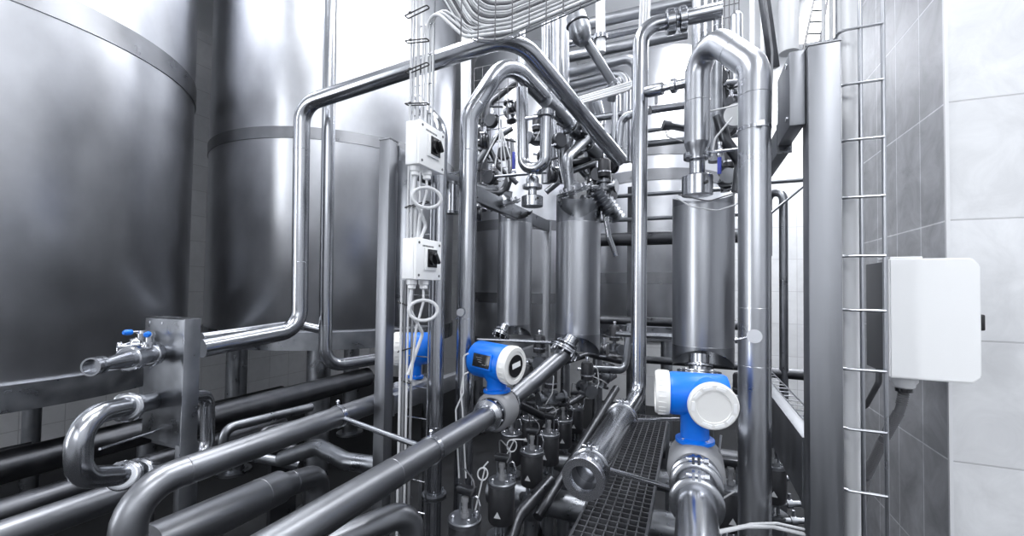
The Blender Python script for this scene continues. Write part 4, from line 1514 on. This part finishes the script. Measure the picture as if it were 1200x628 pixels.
def butterfly_proto():
    t = thing('butterfly_valve', 'x', 'valve')
    MB().lathe((0, -.02, 0), (0, 1, 0), [(0, .022), (0, .036), (.006, .04), (.014, .04), (.016, .033), (.024, .033), (.026, .04), (.034, .04), (.04, .036), (.04, .022)], 28).build('valve_body', 'dark', t)
    MB().cyl((0, 0, .03), (0, 0, .075), .01, n=14).build('stem', 'bolt', t)
    MB().box((.03, 0, .08), .09, .016, .01, Matrix.Rotation(R_(12), 3, 'Y'), .003).build('handle', 'dark', t)
    MB().cyl((.035, -.02, .03), (.035, .02, .03), .006, n=8).build('clamp_bolt', 'bolt', t)
    MB().cyl((-.035, -.02, -.03), (-.035, .02, -.03), .006, n=8).build('clamp_bolt', 'bolt', t)
    return t


bp = butterfly_proto()
spots = [(568, 165, 2.3, 'left of the blue lever'), (574, 208, 2.4, 'above the rear left column lid'), (655, 165, 2.2, 'right of the U tube'), (648, 205, 2.3, 'just above the middle column lid'),
         (700, 205, 2.4, 'below the sloping flanged pipe'), (716, 228, 2.4, 'right of the middle column top'), (718, 195, 2.5, 'under the swan neck pipe'), (590, 180, 2.5, 'behind the hanging cable star'),
         (708, 410, 2.5, 'at the foot of the middle column'), (853, 150, 1.95, 'behind the gauge'), (843, 90, 2.2, 'behind the clad arch'), (560, 250, 2.3, 'behind the upright pipe below the beam'), (576, 142, 2.5, 'under the bend of the upright pipe'),
         (684, 150, 2.3, 'behind the large bent pipe'), (857, 122, 2.27, 'above the gauge')]
for k, (px, py, z, lab) in enumerate(spots):
    p = W(px, py, z)
    lab = 'small dark butterfly valve ' + lab
    rz = (k * 1.1) % 3.0 - 1.3
    if k == 0:
        bp.location = p
        bp.rotation_euler = (0, 0, rz)
        bp['label'] = lab
    else:
        copy_thing(bp, p, rz, lab)
for k, (a, b, z, r) in enumerate((((560, 190), (600, 150), 2.45, .018), ((562, 150), (606, 215), 2.5, .014), ((650, 140), (660, 215), 2.35, .02), ((640, 225), (700, 190), 2.5, .018), ((690, 150), (702, 240), 2.55, .022),
                                  ((705, 225), (722, 300), 2.6, .016), ((545, 215), (600, 230), 2.7, .03), ((843, 60), (852, 130), 2.3, .018), ((838, 100), (868, 96), 2.28, .017), ((836, 165), (866, 212), 2.1, .022))):
    places = ['left of the blue lever', 'behind the cable star', 'upright behind the U tube', 'sloping over the middle column', 'upright below the large bent pipe', 'right of the middle column', 'behind the upright pipe and beam', 'upright behind the clad arch', 'level above the gauge', 'slanting below the gauge']
    pipe('connecting_tube', 'short dull connecting tube ' + places[k], [W(*a, z), W((a[0] + b[0]) / 2, a[1] * .3 + b[1] * .7, z), W(*b, z)], r, .04, ('dull', 'dark', 'steel')[k % 3], 16, welds=[(0, .5)])


def cluster_proto():
    t = thing('actuated_valve', 'x', 'valve')
    z = Vector((0, 0, 1))
    MB().lathe((0, 0, 0), z, [(.03, .02), (.035, .034), (.12, .034), (.13, .028), (.135, .012)], 24).build('actuator_housing', 'actuator', t)
    MB().band((0, 0, .06), z, .033, .037, .008, 24).build('housing_ring', 'bolt', t)
    MB().lathe((0, 0, 0), z, [(.135, .008), (.15, .008), (.15, .012), (.16, .01)], 12).build('position_indicator', 'bolt', t)
    MB().lathe((0, 0, 0), z, [(-.05, .03), (-.04, .045), (-.03, .045), (-.028, .03), (.0, .028), (.002, .04), (.014, .04), (.016, .012), (.03, .012)], 26).build('valve_body', 'dull', t)
    MB().lathe((0, .03, -.02), (0, 1, 0), [(-.1, .022), (-.1, .036), (-.088, .036), (-.088, .022), (.04, .022), (.04, .036), (.052, .036), (.052, .022)], 24).build('side_ports', 'dull', t)
    MB().pipe([(.03, 0, .1), (.055, -.01, .1), (.06, -.02, .02), (.03, -.04, -.04)], .003, .02, 8).build('air_tube', 'cable', t)
    return t


cp = cluster_proto()
cspots = [(560, 178, 2.55, 0), (578, 222, 2.75, 0), (655, 188, 2.55, 1), (676, 172, 2.6, 0), (694, 232, 2.65, 0), (712, 178, 2.85, 1), (630, 160, 2.6, 0), (600, 130, 2.9, 1), (664, 150, 2.75, 0),
          (708, 215, 2.3, 0), (852, 205, 2.1, 0), (846, 120, 2.35, 0), (632, 420, 2.4, 0), (706, 440, 2.6, 1), (688, 452, 2.35, 0), (645, 462, 2.2, 0), (720, 405, 2.8, 0), (868, 470, 2.0, 0), (565, 235, 3.0, 1), (618, 455, 2.45, 0)]
cplace = ['left of the cable star', 'under the cable star', 'right of the U tube bend', 'behind the sloping flanged pipe', 'at the right shoulder of the middle column', 'under the swan neck pipe', 'behind the U tube legs', 'behind the top bend of the upright pipe', 'above the middle column, farther back',
          'hanging right of the middle column top', 'between the near right column and the clad drop pipe', 'above the gauge behind the clad arch', 'right of the middle blue meter cover', 'under the foot of the middle column', 'beside the dark slanting pipe', 'just below the middle column flange', 'behind the foot of the central pipe', 'right of the largest blue meter', 'low behind the upper cross beam', 'behind the middle blue meter cover']
for k, (px, py, z, up_) in enumerate(cspots):
    p = W(px, py, z)
    lab = 'small dark actuated valve ' + cplace[k]
    rz = (k * 1.7) % 3.1 - 1.5
    if k == 0:
        cp.location = p
        cp.rotation_euler = (0, 0, rz)
        cp['label'] = lab
    else:
        c_ = copy_thing(cp, p, rz, lab)
        if up_:
            c_.rotation_euler = (R_(75), 0, rz)
for k, (pts_, r_, m_, lab) in enumerate((
        ([(552, 225, 2.6), (590, 228, 2.7), (600, 200, 2.7), (598, 165, 2.8)], .026, 'dark', 'dark hooked pipe over the rear left column'),
        ([(640, 175, 2.5), (668, 192, 2.5), (700, 186, 2.6)], .024, 'dark', 'dark bent pipe over the middle column'),
        ([(650, 120, 2.9), (650, 160, 2.8), (688, 205, 2.8)], .03, 'dull', 'dull pipe bending down behind the large bent pipe'),
        ([(700, 120, 2.9), (706, 145, 2.9), (690, 165, 2.8), (690, 210, 2.8)], .03, 'dull', 'dull wavy pipe behind the swan neck pipe'),
        ([(625, 90, 2.9), (600, 100, 2.9), (575, 120, 2.9), (560, 200, 2.9)], .022, 'dark', 'dark pipe sloping down left behind the upright pipe bend'),
        ([(610, 420, 2.6), (640, 430, 2.5), (690, 415, 2.7), (735, 425, 2.8)], .02, 'dark', 'dark wandering tube at the foot of the columns'),
        ([(600, 470, 2.2), (640, 490, 2.3), (720, 440, 2.8)], .02, 'dark', 'dark tube above the rear pneumatic valves'),
        ([(850, 60, 2.4), (860, 90, 2.4), (846, 140, 2.4), (850, 225, 2.4)], .024, 'dark', 'dark pipe behind the gauge dropping to the near right column'))):
    pipe('steel_pipe', lab, [W(*q) for q in pts_], r_, .08, m_, 18)
for k, (pts_, lab) in enumerate((
        ([(700, 225, 2.15), (708, 235, 2.1), (716, 250, 2.15)], 'upper'), ([(708, 232, 2.2), (716, 243, 2.2), (724, 255, 2.25)], 'lower'))):
    a_, b_ = W(*pts_[0]), W(*pts_[2])
    t = thing('bellows_joint', lab + ' ribbed bellows joint right of the middle column top', 'pipe joint', a_)
    mb = MB()
    d_ = b_ - a_
    prof = []
    for j in range(13):
        prof.append((d_.length * j / 12, .03 if j % 2 else .042))
    mb.lathe(a_, d_, prof, 22)
    mb.build('bellows', 'dull', t)
star = W(587, 140, 2.2)
for k, (x, y) in enumerate(((566, 190), (580, 195), (588, 215), (598, 185), (596, 213))):
    cable('thin pale cable fanning out above the rear left column', [star, W(587, 150, 2.2), W(x, y, 2.15)], .0035, .02, group='cable star above the rear left column', n=8)
# dark small instruments in the lower right clutter
for k, (px, py, z) in enumerate(((905, 492, 1.9), (913, 560, 1.8), (925, 590, 1.75), (930, 610, 1.7), (903, 600, 1.8))):
    p = W(px, py, z)
    t = thing('hose_fitting', 'small hose fitting in the clutter under the lower right beam', 'fitting', p, 'fittings under the lower right beam')
    MB().lathe(p, (1, .2, .1), [(-.04, .006), (-.04, .012), (-.01, .012), (-.01, .018), (.01, .018), (.01, .012), (.04, .012), (.045, .006)], 14).build('fitting_body', 'dull', t)
    MB().cyl(p, p + Vector((0, 0, .04)), .006, n=8).build('nipple', 'bolt', t)

# wire mesh panels behind the valves
for (px0, px1, ya_, yb_, z, lab) in ((556, 606, 80, 215, 2.95, 'dark wire mesh panel behind the bend of the upright pipe'), (838, 866, -20, 110, 2.45, 'dark wire mesh panel behind the clad arch')):
    a = W(px0, ya_, z)
    b = along(a, 'x', px=px1)
    lo = along(a, 'z', py=yb_)
    mb = MB()
    nx_, nz_ = 5, 9
    for k in range(nx_ + 1):
        x = a.x + (b.x - a.x) * k / nx_
        mb.cyl((x, a.y, lo.z), (x, a.y, a.z), .003, n=6)
    for k in range(nz_ + 1):
        zz = lo.z + (a.z - lo.z) * k / nz_
        mb.cyl((a.x, a.y + .004, zz), (b.x, a.y + .004, zz), .003, n=6)
    tag(mb.build('wire_mesh', 'cable_dark'), lab, 'wire mesh')
sv = along(pv, 'z', py=366)
t = thing('sampling_valve', 'small sampling valve with round cap on the upright pipe above the middle blue meter', 'valve', sv)
dv_ = (W(531, 366, 1.66) - sv).normalized()
MB().cyl(sv + dv_ * .034, sv + dv_ * .07, .009, n=14).build('valve_body', 'dull', t)
MB().cyl(sv + dv_ * .066, sv + dv_ * .078, .016, n=20).build('valve_cap', 'plug', t)
MB().cyl(sv + dv_ * .06, sv + dv_ * .06 + Vector((-.03, 0, -.03)), .003, n=8).build('valve_lever', 'bolt', t)
c = W(530, 232, 1.9)
t = thing('inline_filter', 'small bright cylinder with end caps just left of the upright pipe', 'filter', c)
MB().cyl(along(c, 'z', py=248), along(c, 'z', py=216), .024, n=22).build('filter_body', 'steel', t)
for y_ in (249, 215):
    MB().cyl(along(c, 'z', py=y_ + 1.5), along(c, 'z', py=y_ - 1.5), .029, n=22).build('end_cap', 'dull', t)

bk = W(740, 300, 2.9)
t = thing('rack_post', 'dull rack upright behind the tall central pipe carrying the far horizontal pipes', 'post', (bk.x, bk.y + .045, 0))
MB().bb(bk.x - .03, bk.x + .03, bk.y + .012, bk.y + .06, .012, along(bk, 'z', py=218).z).build('post_tube', 'dark', t)
MB().bb(bk.x - .07, bk.x + .07, bk.y - .02, bk.y + .1, 0, .012).build('base_plate', 'dull', t)
bk = W(700, 50, 2.8)
tag(MB().bb(bk.x - .02, bk.x + .02, bk.y + .024, bk.y + .06, along(bk, 'z', py=72).z, CEIL).build('ceiling_hanger', 'dull'), 'ceiling hanger behind the bright horizontal pipes at the top', 'pipe hanger')
a = W(335, 524, 2.2)
tag(MB().bb(a.x - .012, a.x + .012, a.y - .09, a.y + .06, 0, a.z + .0).build('pipe_stand', 'dark'), 'dark stand under the nested pipe loops below the second tank', 'pipe stand')
